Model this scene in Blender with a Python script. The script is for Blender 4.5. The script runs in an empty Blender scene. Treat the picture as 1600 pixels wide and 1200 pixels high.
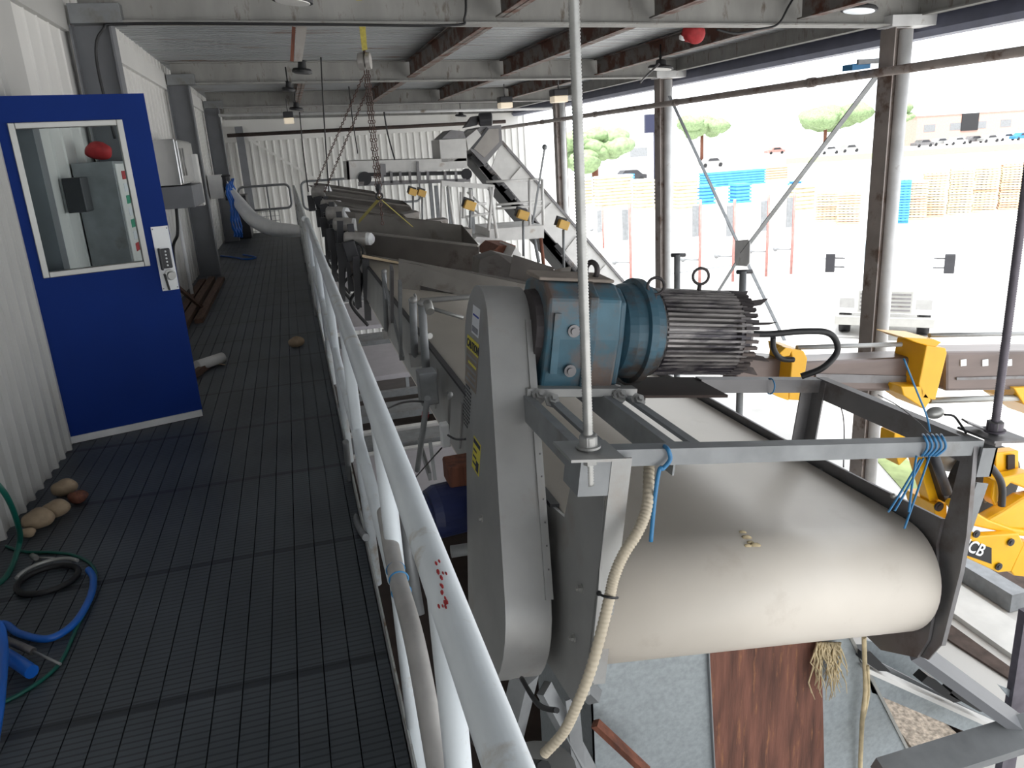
import bpy, math, random
from mathutils import Vector, Matrix
random.seed(7)
SC = bpy.context.scene
COL = SC.collection
# ------------------------------------------------------------------ camera
H = 1.65
ROT = Matrix(((0.9606, 0.1340, -0.2434), (-0.2690, 0.2664, -0.9256), (-0.0590, 0.9545, 0.2918)))
FPX = 1220.0
def _dir(p):
    return Vector((p[0] - 800, -(p[1] - 600), -FPX)).normalized()
_yd = _dir((445, 250)); _zu = -_dir((1050, 4600)); _zu = (_zu - _yd * _yd.dot(_zu)).normalized(); _xd = _yd.cross(_zu)
ROT = Matrix((_xd, _yd, _zu))
CAM = Vector((0, 0, H))
cd = bpy.data.cameras.new('camera'); cam = bpy.data.objects.new('camera', cd); COL.objects.link(cam)
cam.matrix_world = Matrix.Translation(CAM) @ ROT.to_4x4()
cd.sensor_width = 36; cd.lens = FPX / 1600 * 36; cd.clip_start = 0.05; cd.clip_end = 1000
SC.camera = cam
# ------------------------------------------------------------------ light
SC.view_settings.view_transform = 'Standard'; SC.view_settings.look = 'None'
SC.view_settings.gamma = 1; SC.view_settings.use_curve_mapping = False
SC.view_settings.exposure = -0.40
w = bpy.data.worlds.new('overcast_sky'); SC.world = w; w.use_nodes = True
bg = w.node_tree.nodes['Background']; bg.inputs[0].default_value = (0.93, 0.965, 1, 1); bg.inputs[1].default_value = 3.6
sd = bpy.data.lights.new('sun', 'SUN'); sd.energy = 9.0; sd.angle = math.radians(8); sd.color = (1, .985, .96)
sun = bpy.data.objects.new('sun', sd); COL.objects.link(sun); sun.rotation_euler = Vector((.30, .45, -1)).to_track_quat('-Z', 'Y').to_euler()

# ------------------------------------------------------------------ points
def ray(px, py):
    return ROT @ Vector((px - 800, -(py - 600), -FPX))
def P(px, py, x=None, y=None, z=None):
    d = ray(px, py)
    if x is not None: return CAM + d * (x / d.x)
    if y is not None: return CAM + d * (y / d.y)
    return CAM + d * ((z - H) / d.z)
def G(px, py): return P(px, py, z=GZ)
def cast(px, py, p0, n):
    d = ray(px, py); return CAM + d * ((Vector(p0) - CAM).dot(n) / d.dot(n))
GZ = -3.7
TILT = math.radians(8.0)
LO = Vector((0.726, 0, 0.473)); EU = Vector((math.cos(TILT), 0, -math.sin(TILT))); EV = Vector((0, 1, 0)); EW = Vector((math.sin(TILT), 0, math.cos(TILT)))
def L(u, y, w_): return LO + EU * u + EV * y + EW * w_
def LC(px, py, u): return cast(px, py, LO + EU * u, EU)
def YW(px, py, u): q = LC(px, py, u) - LO; return (EV.dot(q), EW.dot(q))

# ------------------------------------------------------------------ materials
def mat(name, c, rough=.55, metal=0.0, var=.12, scale=6.0, stain=None, amt=.0, sscale=2.5, bump=0.0, bscale=30, emit=0, trans=0, alpha=None, stretch=(1, 1, 1)):
    m = bpy.data.materials.new(name); m.use_nodes = True
    nt = m.node_tree; b = nt.nodes['Principled BSDF']
    b.inputs['Roughness'].default_value = rough; b.inputs['Metallic'].default_value = metal
    tc = nt.nodes.new('ShaderNodeTexCoord'); mp = nt.nodes.new('ShaderNodeMapping'); mp.inputs['Scale'].default_value = stretch
    nt.links.new(tc.outputs['Object'], mp.inputs[0])
    n = nt.nodes.new('ShaderNodeTexNoise'); n.inputs['Scale'].default_value = scale; n.inputs['Detail'].default_value = 8
    nt.links.new(mp.outputs[0], n.inputs['Vector'])
    r = nt.nodes.new('ShaderNodeValToRGB'); r.color_ramp.elements[0].position = .3; r.color_ramp.elements[1].position = .7
    r.color_ramp.elements[0].color = [x * (1 - var) for x in c] + [1]; r.color_ramp.elements[1].color = [min(1, x * (1 + var)) for x in c] + [1]
    nt.links.new(n.outputs[0], r.inputs[0]); out = r.outputs[0]
    if stain:
        n2 = nt.nodes.new('ShaderNodeTexNoise'); n2.inputs['Scale'].default_value = sscale; n2.inputs['Detail'].default_value = 10; n2.inputs['Roughness'].default_value = .65
        nt.links.new(mp.outputs[0], n2.inputs['Vector'])
        r2 = nt.nodes.new('ShaderNodeValToRGB'); t = .66 - amt * .3
        r2.color_ramp.elements[0].position = t; r2.color_ramp.elements[1].position = t + .12
        nt.links.new(n2.outputs[0], r2.inputs[0])
        mx = nt.nodes.new('ShaderNodeMix'); mx.data_type = 'RGBA'
        nt.links.new(r2.outputs[0], mx.inputs[0]); nt.links.new(out, mx.inputs[6]); mx.inputs[7].default_value = list(stain) + [1]
        out = mx.outputs[2]
    nt.links.new(out, b.inputs['Base Color'])
    if bump:
        n3 = nt.nodes.new('ShaderNodeTexNoise'); n3.inputs['Scale'].default_value = bscale; n3.inputs['Detail'].default_value = 6
        nt.links.new(mp.outputs[0], n3.inputs['Vector'])
        bp = nt.nodes.new('ShaderNodeBump'); bp.inputs['Strength'].default_value = bump; bp.inputs['Distance'].default_value = .01
        nt.links.new(n3.outputs[0], bp.inputs['Height']); nt.links.new(bp.outputs[0], b.inputs['Normal'])
    if emit: b.inputs['Emission Color'].default_value = list(c) + [1]; b.inputs['Emission Strength'].default_value = emit
    if trans: b.inputs['Transmission Weight'].default_value = trans; b.inputs['IOR'].default_value = 1.1
    if alpha is not None: b.inputs['Alpha'].default_value = alpha
    return m
M = dict(
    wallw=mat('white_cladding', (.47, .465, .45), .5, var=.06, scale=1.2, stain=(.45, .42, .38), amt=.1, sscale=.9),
    wall_lit=mat('white_panel_lit', (.68, .67, .65), .5, var=.05, scale=1.2, stain=(.52, .48, .44), amt=.08, sscale=.9),  # lighter copy of the wall cladding, the brighter light put into its colour
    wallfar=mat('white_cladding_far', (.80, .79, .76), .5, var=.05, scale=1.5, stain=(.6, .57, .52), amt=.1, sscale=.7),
    deck=mat('roof_deck', (.40, .415, .43), .4, .3, var=.12, scale=2, stain=(.2, .12, .08), amt=.3, sscale=1.6, stretch=(.4, 4, 1)),
    beam=mat('painted_beam', (.33, .325, .31), .6, var=.15, scale=2, stain=(.17, .145, .12), amt=.32, sscale=4, stretch=(2.5, 2.5, .8)),
    rbeam=mat('rusty_beam', (.25, .23, .215), .7, var=.2, scale=3, stain=(.13, .05, .03), amt=.7, sscale=3),
    col=mat('grey_column', (.17, .175, .19), .5, var=.12, scale=3),
    colr=mat('brown_column', (.30, .26, .24), .6, var=.2, scale=3, stain=(.12, .07, .05), amt=.4, sscale=4),
    collight=mat('pale_column', (.68, .68, .68), .5, var=.1, stain=(.3, .25, .2), amt=.2),
    gutter=mat('slate_gutter', (.13, .14, .20), .5, var=.1),
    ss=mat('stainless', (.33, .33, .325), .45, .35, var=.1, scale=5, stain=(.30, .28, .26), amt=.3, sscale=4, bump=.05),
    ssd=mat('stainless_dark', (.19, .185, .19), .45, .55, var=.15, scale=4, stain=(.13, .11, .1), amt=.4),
    pan=mat('pan_steel', (.17, .155, .145), .5, .35, var=.12, scale=4, stain=(.10, .08, .07), amt=.3),
    panl=mat('pan_steel_light', (.32, .30, .28), .5, .3, var=.12, scale=4, stain=(.2, .17, .15), amt=.3),
    mirror=mat('polished_steel', (.6, .6, .6), .18, .95, var=.05, bump=.15, bscale=3),
    galv=mat('galvanised', (.33, .365, .385), .42, .4, var=.12, scale=55, stain=(.27, .30, .31), amt=.25, sscale=14),
    galvd=mat('galvanised_dull', (.26, .27, .28), .55, .4, var=.15, scale=10, stain=(.18, .17, .16), amt=.3),
    rod=mat('zinc_rod', (.40, .40, .39), .4, .6, var=.15, scale=20),
    rodd=mat('dark_rod', (.14, .125, .15), .5, .4, var=.15, scale=20),
    paint=mat('white_rail_paint', (.68, .73, .77), .4, var=.08, scale=4, stain=(.46, .43, .38), amt=.3, sscale=7),
    paintd=mat('dirty_rail_paint', (.50, .52, .52), .5, var=.15, scale=8, stain=(.22, .16, .12), amt=.35, sscale=10),
    tape=mat('grey_tape', (.36, .35, .34), .5, var=.15, scale=12, stain=(.22, .2, .18), amt=.3, sscale=8),
    white=mat('white_plastic', (.88, .89, .90), .4, var=.04),
    whitey=mat('white_painted_steel', (.72, .71, .69), .5, var=.08, scale=5, stain=(.45, .38, .32), amt=.12),
    lav=mat('lid_plastic', (.45, .43, .46), .55, var=.06),
    blue=mat('blue_door_paint', (.003, .026, .185), .6, var=.06, scale=3, bump=.03, bscale=2),
    alu=mat('aluminium', (.38, .38, .365), .4, .6, var=.06),
    belt=mat('cream_belt', (.71, .655, .585), .42, var=.06, scale=2.2, stain=(.63, .57, .50), amt=.2, sscale=3.5),
    belts=mat('tan_belt', (.58, .45, .30), .5, var=.08, scale=3),
    black=mat('black_rubber', (.012, .012, .014), .5, var=.1),
    blackp=mat('black_plastic', (.03, .03, .035), .45, var=.1),
    dark=mat('dark_brown_metal', (.035, .022, .018), .8, var=.3),
    rust=mat('rust', (.17, .06, .035), .8, var=.35, scale=5, stain=(.10, .04, .03), amt=.45, sscale=6, stretch=(6, 6, .6), bump=.2),
    rustp=mat('rusted_chute_plate', (.15, .06, .04), .75, var=.45, scale=5, stain=(.30, .13, .06), amt=.3, sscale=7, stretch=(6, 6, .7), bump=.3, bscale=20),
    teal=mat('teal_gearbox_paint', (.045, .125, .175), .45, var=.25, scale=6, stain=(.13, .095, .08), amt=.78, sscale=2.6, bump=.1),
    tealb=mat('teal_flange_paint', (.04, .105, .15), .45, var=.2, scale=6, stain=(.06, .05, .045), amt=.6, sscale=5),
    dust=mat('dust_top', (.26, .22, .19), .8, var=.2, scale=10, stain=(.06, .13, .15), amt=.15, sscale=12),
    motor=mat('weathered_motor', (.30, .28, .275), .42, .35, var=.3, scale=9, stain=(.045, .04, .05), amt=.62, sscale=5, stretch=(.6, 3, 3)),
    motord=mat('dark_motor', (.06, .052, .055), .6, .3, var=.3, scale=9, stain=(.15, .12, .11), amt=.3),
    vmot=mat('vibrator_motor_grey', (.40, .38, .36), .45, .3, var=.2, scale=12),
    yellow=mat('machine_yellow', (.85, .44, .01), .35, var=.05, scale=5, stain=(.45, .24, .05), amt=.08),
    yellows=mat('yellow_sticker', (.70, .62, .06), .5, var=.06),
    strap=mat('yellow_strap', (.45, .38, .08), .7, var=.2, scale=30),
    boom=mat('boom_steel', (.16, .125, .115), .35, .35, var=.25, scale=2, stain=(.30, .16, .07), amt=.25, sscale=2, stretch=(.4, 2, 2)),
    bluep=mat('blue_plastic', (.035, .20, .42), .4, var=.08),
    hoseb=mat('blue_hose', (.01, .12, .52), .35, var=.08),
    hoseg=mat('green_hose', (.005, .10, .075), .4, var=.1),
    bmotor=mat('blue_motor_paint', (.012, .02, .085), .45, var=.2, scale=6),
    beige=mat('beige_hose', (.55, .48, .37), .5, var=.08),
    chain=mat('rusty_chain', (.11, .06, .05), .6, .4, var=.3, scale=20),
    red=mat('red_cloth', (.42, .03, .035), .7, var=.2, scale=20),
    redp=mat('red_paint', (.42, .20, .18), .6, var=.2, stain=(.5, .45, .42), amt=.3),
    potato=mat('potato_skin', (.36, .27, .18), .7, var=.25, scale=14, bump=.3),
    wood=mat('old_wood', (.12, .07, .05), .8, var=.3, scale=8, stretch=(4, .5, 4)),
    pallet=mat('pallet_wood', (.68, .60, .43), .8, var=.25, scale=3),
    palletp=mat('pallet_blue', (.08, .34, .72), .7, var=.15, scale=3),
    palletr=mat('pallet_red', (.64, .44, .30), .7, var=.15, scale=3),
    root=mat('dried_root', (.55, .45, .28), .8, var=.3, scale=20),
    concrete=mat('yard_concrete', (.60, .585, .56), .8, var=.08, scale=.4, stain=(.50, .48, .45), amt=.3, sscale=.25),
    curb=mat('curb_concrete', (.70, .69, .66), .8, var=.1, scale=3),
    soil=mat('brown_soil', (.085, .06, .05), .95, var=.35, scale=6, bump=.5, bscale=12),
    gravel=mat('pale_gravel', (.50, .42, .34), .9, var=.5, scale=26, bump=.8, bscale=40),
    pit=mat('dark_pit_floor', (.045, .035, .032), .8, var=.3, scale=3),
    grass=mat('dry_grass', (.30, .36, .16), .95, var=.25, scale=4),
    leaf=mat('tree_leaf', (.24, .33, .17), .8, var=.3, scale=3),
    brick=mat('pink_brick', (.52, .33, .28), .8, var=.08, scale=3),
    whited=mat('white_building', (.75, .76, .78), .7, var=.05),
    glassd=mat('windscreen_glass', (.30, .38, .42), .1, var=.05),
    lamp=mat('lamp_lens', (1.0, .86, .66), .4, var=.02, emit=.45),
    lamps=mat('led_lens', (.9, .95, 1.0), .4, var=.02, emit=.5),
    flood=mat('amber_lens', (.75, .45, .10), .4, var=.1),
    paper=mat('label_paper', (.72, .74, .78), .5, var=.03),
    ink=mat('label_ink', (.015, .018, .05), .6, var=.05),
    blueink=mat('blue_ink', (.02, .05, .35), .6, var=.05),
    greenink=mat('green_ink', (.02, .28, .16), .6, var=.05),
)
M['blue'].node_tree.nodes['Principled BSDF'].inputs['Specular IOR Level'].default_value = .15
def glass_mat():
    m = bpy.data.materials.new('window_glass'); m.use_nodes = True; nt = m.node_tree
    for n in list(nt.nodes): nt.nodes.remove(n)
    o = nt.nodes.new('ShaderNodeOutputMaterial'); t = nt.nodes.new('ShaderNodeBsdfTransparent')
    t.inputs[0].default_value = (.86, .90, .90, 1); nt.links.new(t.outputs[0], o.inputs[0])
    return m
M['glass'] = glass_mat()
def grating_mat():
    m = bpy.data.materials.new('grating_planks'); m.use_nodes = True; nt = m.node_tree; b = nt.nodes['Principled BSDF']
    tc = nt.nodes.new('ShaderNodeTexCoord'); sp = nt.nodes.new('ShaderNodeSeparateXYZ'); nt.links.new(tc.outputs['Object'], sp.inputs[0])
    n = nt.nodes.new('ShaderNodeTexNoise'); n.inputs['Scale'].default_value = 1.6; n.inputs['Detail'].default_value = 8; nt.links.new(tc.outputs['Object'], n.inputs['Vector'])
    r = nt.nodes.new('ShaderNodeValToRGB'); r.color_ramp.elements[0].position = .3; r.color_ramp.elements[1].position = .72
    r.color_ramp.elements[0].color = (.052, .062, .074, 1); r.color_ramp.elements[1].color = (.095, .112, .132, 1)
    nt.links.new(n.outputs[0], r.inputs[0])
    def wave(sock, period, width):
        a = nt.nodes.new('ShaderNodeMath'); a.operation = 'DIVIDE'; nt.links.new(sock, a.inputs[0]); a.inputs[1].default_value = period
        f = nt.nodes.new('ShaderNodeMath'); f.operation = 'FRACT'; nt.links.new(a.outputs[0], f.inputs[0])
        g = nt.nodes.new('ShaderNodeMath'); g.operation = 'LESS_THAN'; nt.links.new(f.outputs[0], g.inputs[0]); g.inputs[1].default_value = width
        return g.outputs[0], f.outputs[0]
    s1, f1 = wave(sp.outputs['Y'], .028, .30)
    mx = nt.nodes.new('ShaderNodeMix'); mx.data_type = 'RGBA'; mx.blend_type = 'MULTIPLY'
    ml = nt.nodes.new('ShaderNodeMath'); ml.operation = 'MULTIPLY'; nt.links.new(s1, ml.inputs[0]); ml.inputs[1].default_value = .55
    nt.links.new(ml.outputs[0], mx.inputs[0]); nt.links.new(r.outputs[0], mx.inputs[6]); mx.inputs[7].default_value = (.15, .15, .16, 1)
    s2, f2 = wave(sp.outputs['Y'], .915, .045)
    mx2 = nt.nodes.new('ShaderNodeMix'); mx2.data_type = 'RGBA'; mx2.blend_type = 'MULTIPLY'
    ml2 = nt.nodes.new('ShaderNodeMath'); ml2.operation = 'MULTIPLY'; nt.links.new(s2, ml2.inputs[0]); ml2.inputs[1].default_value = .7
    nt.links.new(ml2.outputs[0], mx2.inputs[0]); nt.links.new(mx.outputs[2], mx2.inputs[6]); mx2.inputs[7].default_value = (.15, .16, .2, 1)
    nt.links.new(mx2.outputs[2], b.inputs['Base Color']); b.inputs['Roughness'].default_value = .5; b.inputs['Metallic'].default_value = .1
    bp = nt.nodes.new('ShaderNodeBump'); bp.inputs['Strength'].default_value = .5; bp.inputs['Distance'].default_value = .004; bp.invert = True
    nt.links.new(s1, bp.inputs['Height']); nt.links.new(bp.outputs[0], b.inputs['Normal'])
    return m
M['grating'] = grating_mat()

# ------------------------------------------------------------------ mesh builder
class MB:
    def __init__(s): s.v = []; s.f = []; s.sm = []
    def add(s, vs, fs, smooth=False):
        o = len(s.v); s.v += [Vector(q) for q in vs]; s.f += [tuple(i + o for i in f) for f in fs]; s.sm += [smooth] * len(fs); return s
    def box(s, lo, hi):
        x0, y0, z0 = lo; x1, y1, z1 = hi
        return s.add([(x0, y0, z0), (x1, y0, z0), (x1, y1, z0), (x0, y1, z0), (x0, y0, z1), (x1, y0, z1), (x1, y1, z1), (x0, y1, z1)],
                     [(0, 3, 2, 1), (4, 5, 6, 7), (0, 1, 5, 4), (1, 2, 6, 5), (2, 3, 7, 6), (3, 0, 4, 7)])
    def ob(s, c, a, b, d):          # oriented box: centre and three half vectors
        c = Vector(c); a = Vector(a); b = Vector(b); d = Vector(d)
        vs = [c + a * i + b * j + d * k for k in (-1, 1) for (i, j) in ((-1, -1), (1, -1), (1, 1), (-1, 1))]
        return s.add(vs, [(0, 3, 2, 1), (4, 5, 6, 7), (0, 1, 5, 4), (1, 2, 6, 5), (2, 3, 7, 6), (3, 0, 4, 7)])
    def lbox(s, lo, hi):            # box in the conveyor's own (u, y, w) frame
        c = [(lo[i] + hi[i]) / 2 for i in range(3)]; h = [(hi[i] - lo[i]) / 2 for i in range(3)]
        return s.ob(L(*c), EU * h[0], EV * h[1], EW * h[2])
    def beam(s, a, b, w_, h, up=(0, 0, 1)):
        a = Vector(a); b = Vector(b); d = b - a; up = Vector(up)
        sd_ = d.cross(up)
        if sd_.length < 1e-6: sd_ = Vector((1, 0, 0))
        sd_.normalize(); u2 = sd_.cross(d).normalized()
        return s.ob((a + b) / 2, d / 2, sd_ * w_ / 2, u2 * h / 2)
    def prism(s, pts, vec):
        n = len(pts); v = Vector(vec); pts = [Vector(q) for q in pts]
        nrm = Vector((0, 0, 0))
        for i in range(n): nrm += pts[i].cross(pts[(i + 1) % n])
        if nrm.dot(v) < 0: pts = pts[::-1]
        vs = pts + [q + v for q in pts]
        fs = [tuple(range(n))[::-1], tuple(range(n, 2 * n))] + [(i, (i + 1) % n, n + (i + 1) % n, n + i) for i in range(n)]
        return s.add(vs, fs)
    def tube(s, pts, r, n=12, cap=True):
        pts = [Vector(q) for q in pts]; rs = r if isinstance(r, (list, tuple)) else [r] * len(pts)
        vs = []; up = None
        for i, q in enumerate(pts):
            t = (pts[min(i + 1, len(pts) - 1)] - pts[max(i - 1, 0)]).normalized()
            if up is None:
                up = Vector((0, 0, 1)) if abs(t.z) < .9 else Vector((1, 0, 0))
            a = (up - t * up.dot(t)).normalized(); up = a; b = t.cross(a)
            for k in range(n):
                an = 2 * math.pi * k / n; vs.append(q + (a * math.cos(an) + b * math.sin(an)) * rs[i])
        fs = [(i * n + k, i * n + (k + 1) % n, (i + 1) * n + (k + 1) % n, (i + 1) * n + k) for i in range(len(pts) - 1) for k in range(n)]
        s.add(vs, fs, True)
        if cap:
            o = len(s.v) - len(vs); m = len(pts) - 1
            s.f += [tuple(o + k for k in range(n))[::-1], tuple(o + m * n + k for k in range(n))]; s.sm += [False, False]
        return s
    def cyl(s, a, b, r, n=20, r2=None): return s.tube([a, b], [r, r if r2 is None else r2], n)
    def disc_stack(s, c, ax, prof, n=28):   # prof: (distance along ax, radius)
        ax = Vector(ax).normalized(); c = Vector(c)
        u_ = Vector((0, 0, 1)) if abs(ax.z) < .9 else Vector((1, 0, 0)); a = (u_ - ax * u_.dot(ax)).normalized(); b = ax.cross(a)
        vs = []
        for d, r in prof:
            for k in range(n):
                an = 2 * math.pi * k / n; vs.append(c + ax * d + (a * math.cos(an) + b * math.sin(an)) * r)
        fs = [(i * n + k, i * n + (k + 1) % n, (i + 1) * n + (k + 1) % n, (i + 1) * n + k) for i in range(len(prof) - 1) for k in range(n)]
        fs += [tuple(range(n))[::-1], tuple((len(prof) - 1) * n + k for k in range(n))]
        return s.add(vs, fs)
    def ball(s, c, r, sc=(1, 1, 1), n=14, lump=0.0):
        vs = []; c = Vector(c)
        for i in range(n + 1):
            th = math.pi * i / n
            for k in range(n):
                ph = 2 * math.pi * k / n
                q = Vector((math.sin(th) * math.cos(ph), math.sin(th) * math.sin(ph), math.cos(th)))
                rr = r * (1 + lump * math.sin(3 * q.x + 2 * q.y + 1.3 * q.z + r * 90) + lump * .5 * math.sin(7 * q.y + 4 * q.z))
                vs.append(c + Vector((q.x * sc[0], q.y * sc[1], q.z * sc[2])) * rr)
        fs = [(i * n + k, (i + 1) * n + k, (i + 1) * n + (k + 1) % n, i * n + (k + 1) % n) for i in range(n) for k in range(n)]
        return s.add(vs, fs, True)
    def ring(s, c, nrm, R, r, n=24, m=8):
        nrm = Vector(nrm).normalized(); u_ = Vector((0, 0, 1)) if abs(nrm.z) < .9 else Vector((1, 0, 0))
        a = (u_ - nrm * u_.dot(nrm)).normalized(); b = nrm.cross(a); c = Vector(c); vs = []
        for i in range(n):
            an = 2 * math.pi * i / n; d = a * math.cos(an) + b * math.sin(an)
            for k in range(m):
                bn = 2 * math.pi * k / m; vs.append(c + d * (R + r * math.cos(bn)) + nrm * r * math.sin(bn))
        fs = [(i * m + k, ((i + 1) % n) * m + k, ((i + 1) % n) * m + (k + 1) % m, i * m + (k + 1) % m) for i in range(n) for k in range(m)]
        return s.add(vs, fs, True)
    def build(s, name, m, parent=None, bevel=0.0):
        me = bpy.data.meshes.new(name)
        off = parent.get('_o') if parent is not None else None
        if off is None:
            o0 = s.v[0].copy() if False else Vector((0, 0, 0))
            if parent is None:
                xs = [q.x for q in s.v]; ys = [q.y for q in s.v]; zs = [q.z for q in s.v]
                o0 = Vector(((min(xs) + max(xs)) / 2, (min(ys) + max(ys)) / 2, min(zs)))
        else: o0 = Vector(off)
        me.from_pydata([tuple(q - o0) for q in s.v], [], s.f); me.update()
        for p, sm in zip(me.polygons, s.sm): p.use_smooth = sm
        me.materials.append(M[m] if isinstance(m, str) else m)
        o = bpy.data.objects.new(name, me); COL.objects.link(o)
        if parent is None: o.location = o0
        else: o.parent = parent
        o['_o'] = list(o0)
        if bevel:
            bv = o.modifiers.new('bevel', 'BEVEL'); bv.width = bevel; bv.segments = 2; bv.limit_method = 'ANGLE'
        return o
def tag(o, label=None, cat=None, group=None, kind=None):
    if label: o['label'] = label
    if cat: o['category'] = cat
    if group: o['group'] = group
    if kind: o['kind'] = kind
    return o
def thing(name, label, cat, loc, group=None):
    o = bpy.data.objects.new(name, None); COL.objects.link(o); o.location = loc; o['_o'] = list(Vector(loc)); o.empty_display_size = .1
    return tag(o, label, cat, group)
def one(mb, name, m, label, cat, group=None, bevel=0): return tag(mb.build(name, m, None, bevel), label, cat, group)
def struct(mb, name, m): return tag(mb.build(name, m), kind='structure')
def dup(root, delta, label=None, group=None):
    r = root.copy(); COL.objects.link(r); r.location = root.location + Vector(delta)
    if label: r['label'] = label
    if group: r['group'] = group
    for ch in list(root.children):
        c = ch.copy(); COL.objects.link(c); c.parent = r
        for g in ch.children:
            d = g.copy(); COL.objects.link(d); d.parent = c
    return r
def spline(pts, n=8):
    pts = [Vector(q) for q in pts]; out = []
    for i in range(len(pts) - 1):
        p0 = pts[max(i - 1, 0)]; p1 = pts[i]; p2 = pts[i + 1]; p3 = pts[min(i + 2, len(pts) - 1)]
        for k in range(n):
            t = k / n; out.append(.5 * ((2 * p1) + (p2 - p0) * t + (2 * p0 - 5 * p1 + 4 * p2 - p3) * t * t + (-p0 + 3 * p1 - 3 * p2 + p3) * t ** 3))
    return out + [pts[-1]]
def text(s_, name, m, org, right, up, size, parent, depth=.0008, bold=0):
    cu = bpy.data.curves.new(name, 'FONT'); cu.body = s_; cu.size = size; cu.extrude = depth; cu.offset = bold
    to = bpy.data.objects.new(name, cu); COL.objects.link(to)
    bpy.context.view_layer.update()
    me = bpy.data.meshes.new_from_object(to.evaluated_get(bpy.context.evaluated_depsgraph_get()))
    bpy.data.objects.remove(to)
    r = Vector(right).normalized(); u_ = Vector(up).normalized(); n_ = r.cross(u_); off = Vector(parent['_o'])
    me.transform(Matrix.Translation(Vector(org) - off) @ Matrix((r, u_, n_)).transposed().to_4x4())
    me.materials.append(M[m]); o = bpy.data.objects.new(name, me); COL.objects.link(o); o.parent = parent; o['_o'] = list(off)
    return o

# ================================================================== SETTING
YB = (7.5, 13.0, 18.5); YEND = 24.0
def zbot(x): return 2.79 - .0245 * (x + 1.35)      # underside of the roof beams
def ztop(x): return zbot(x) + .30
# walkway
mb = MB(); x = -1.58; i = 0
while x < .10:
    x1 = min(x + .087, .116); mb.box((x, -2.5, -.035), (x1 - .004, 20.0, 0)); x = x1
mb.box((-1.58, -2.5, -.06), (.115, 20.0, -.036))
struct(mb, 'floor', 'grating')
mb = MB(); mb.box((.116, -2.5, -.20), (.122, 20.0, .10)); mb.box((-1.5, 20.0, -.25), (.128, 20.03, .02))
struct(mb, 'trim_1', 'paintd')
# left cladding, ribbed sheet
def ribbed(mb, y0, y1, x, z0, z1, pitch=.2, d=.03, rib=.03):
    ys = []; y = y0
    while y < y1 - 1e-4:
        ye = min(y + pitch, y1); ys += [(y, 0), (ye - rib * 2.2, 0), (ye - rib * 1.6, d), (ye - rib * .7, d)]; y = ye
    ys.append((y1, 0)); n = len(ys)
    vs = [(x + o, yy, z0) for yy, o in ys] + [(x + o, yy, z1) for yy, o in ys] + [(x - .05, yy, z0) for yy, o in ys] + [(x - .05, yy, z1) for yy, o in ys]
    fs = [(i, i + 1, n + i + 1, n + i) for i in range(n - 1)] + [(2 * n + i, 3 * n + i, 3 * n + i + 1, 2 * n + i + 1) for i in range(n - 1)]
    fs += [(n + i, n + i + 1, 3 * n + i + 1, 3 * n + i) for i in range(n - 1)] + [(i, 2 * n + i, 2 * n + i + 1, i + 1) for i in range(n - 1)]
    mb.add(vs, fs)
mb = MB()
ribbed(mb, -8.0, 5.62, -1.545, 0.0, 3.15, .155, .026, .02)
mb.box((-1.60, 5.62, 2.0), (-1.53, 6.05, 3.15))
mb.box((-1.545, -2.5, 2.72), (-1.50, 7.38, 2.95))
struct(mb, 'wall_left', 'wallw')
mb = MB(); ribbed(mb, 6.05, 24.0, -1.545, 0.0, 3.15, .30, .012, .012); mb.box((-1.545, 7.62, 2.72), (-1.495, 24.0, 2.95)); struct(mb, 'wall_left', 'wall_lit')
mb = MB(); mb.box((-1.60, -2.5, GZ), (-1.50, 24.0, -.06)); struct(mb, 'wall_lower_left', 'wallw')
# doorway behind the blue leaf
mb = MB(); mb.box((-1.62, 5.55, 0), (-1.44, 5.66, 1.98)); mb.box((-1.62, 6.0, 0), (-1.53, 6.05, 1.98)); mb.box((-1.62, 5.66, 1.96), (-1.54, 6.0, 2.0))
struct(mb, 'trim_2', 'col')
mb = MB(); mb.box((-3.4, 5.0, 0), (-3.35, 8.0, 2.6)); mb.box((-3.4, 7.95, 0), (-1.6, 8.0, 2.6)); mb.box((-3.4, 5.0, -.05), (-1.6, 8.0, 0)); mb.box((-3.4, 5.0, 2.6), (-1.6, 8.0, 2.65)); mb.box((-3.4, 4.95, 0), (-1.6, 5.0, 2.6))
struct(mb, 'wall_room', 'wallw')
# far wall
mb = MB(); x = -1.6; xs = []
while x < 7.05:
    xs += [(x, 0), (x + .11, 0), (x + .13, .035), (x + .165, .035), (x + .185, 0)]; x += .20
n = len(xs)
mb.add([(a, YEND - b, GZ) for a, b in xs] + [(a, YEND - b, 3.3) for a, b in xs], [(i, i + 1, n + i + 1, n + i) for i in range(n - 1)])
mb.box((-1.6, YEND + .02, GZ), (7.0, YEND + .08, 3.3))
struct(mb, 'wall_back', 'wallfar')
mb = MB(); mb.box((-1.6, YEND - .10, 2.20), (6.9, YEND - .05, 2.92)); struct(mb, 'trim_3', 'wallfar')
# roof deck, ribs run across
def deck(y0, y1):
    mb = MB(); ys = []; y = y0
    while y < y1 - .01: ys += [(y, 0), (y + .05, 0), (y + .065, .03), (y + .105, .03), (y + .12, 0)]; y += .14
    n = len(ys)
    fs = [(i, n + i, n + i + 1, i + 1) for i in range(n - 1)]
    mb.add([(-1.6, a, ztop(-1.6) + b + .005) for a, b in ys] + [(7.0, a, ztop(7.0) + b + .005) for a, b in ys], fs)
    mb.add([(-1.6, y0, ztop(-1.6) + .06), (7, y0, ztop(7) + .06), (7, y1, ztop(7) + .06), (-1.6, y1, ztop(-1.6) + .06)], [(0, 1, 2, 3)])
    return mb
struct(deck(-8.0, YEND + .1), 'ceiling', 'deck')
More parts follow.
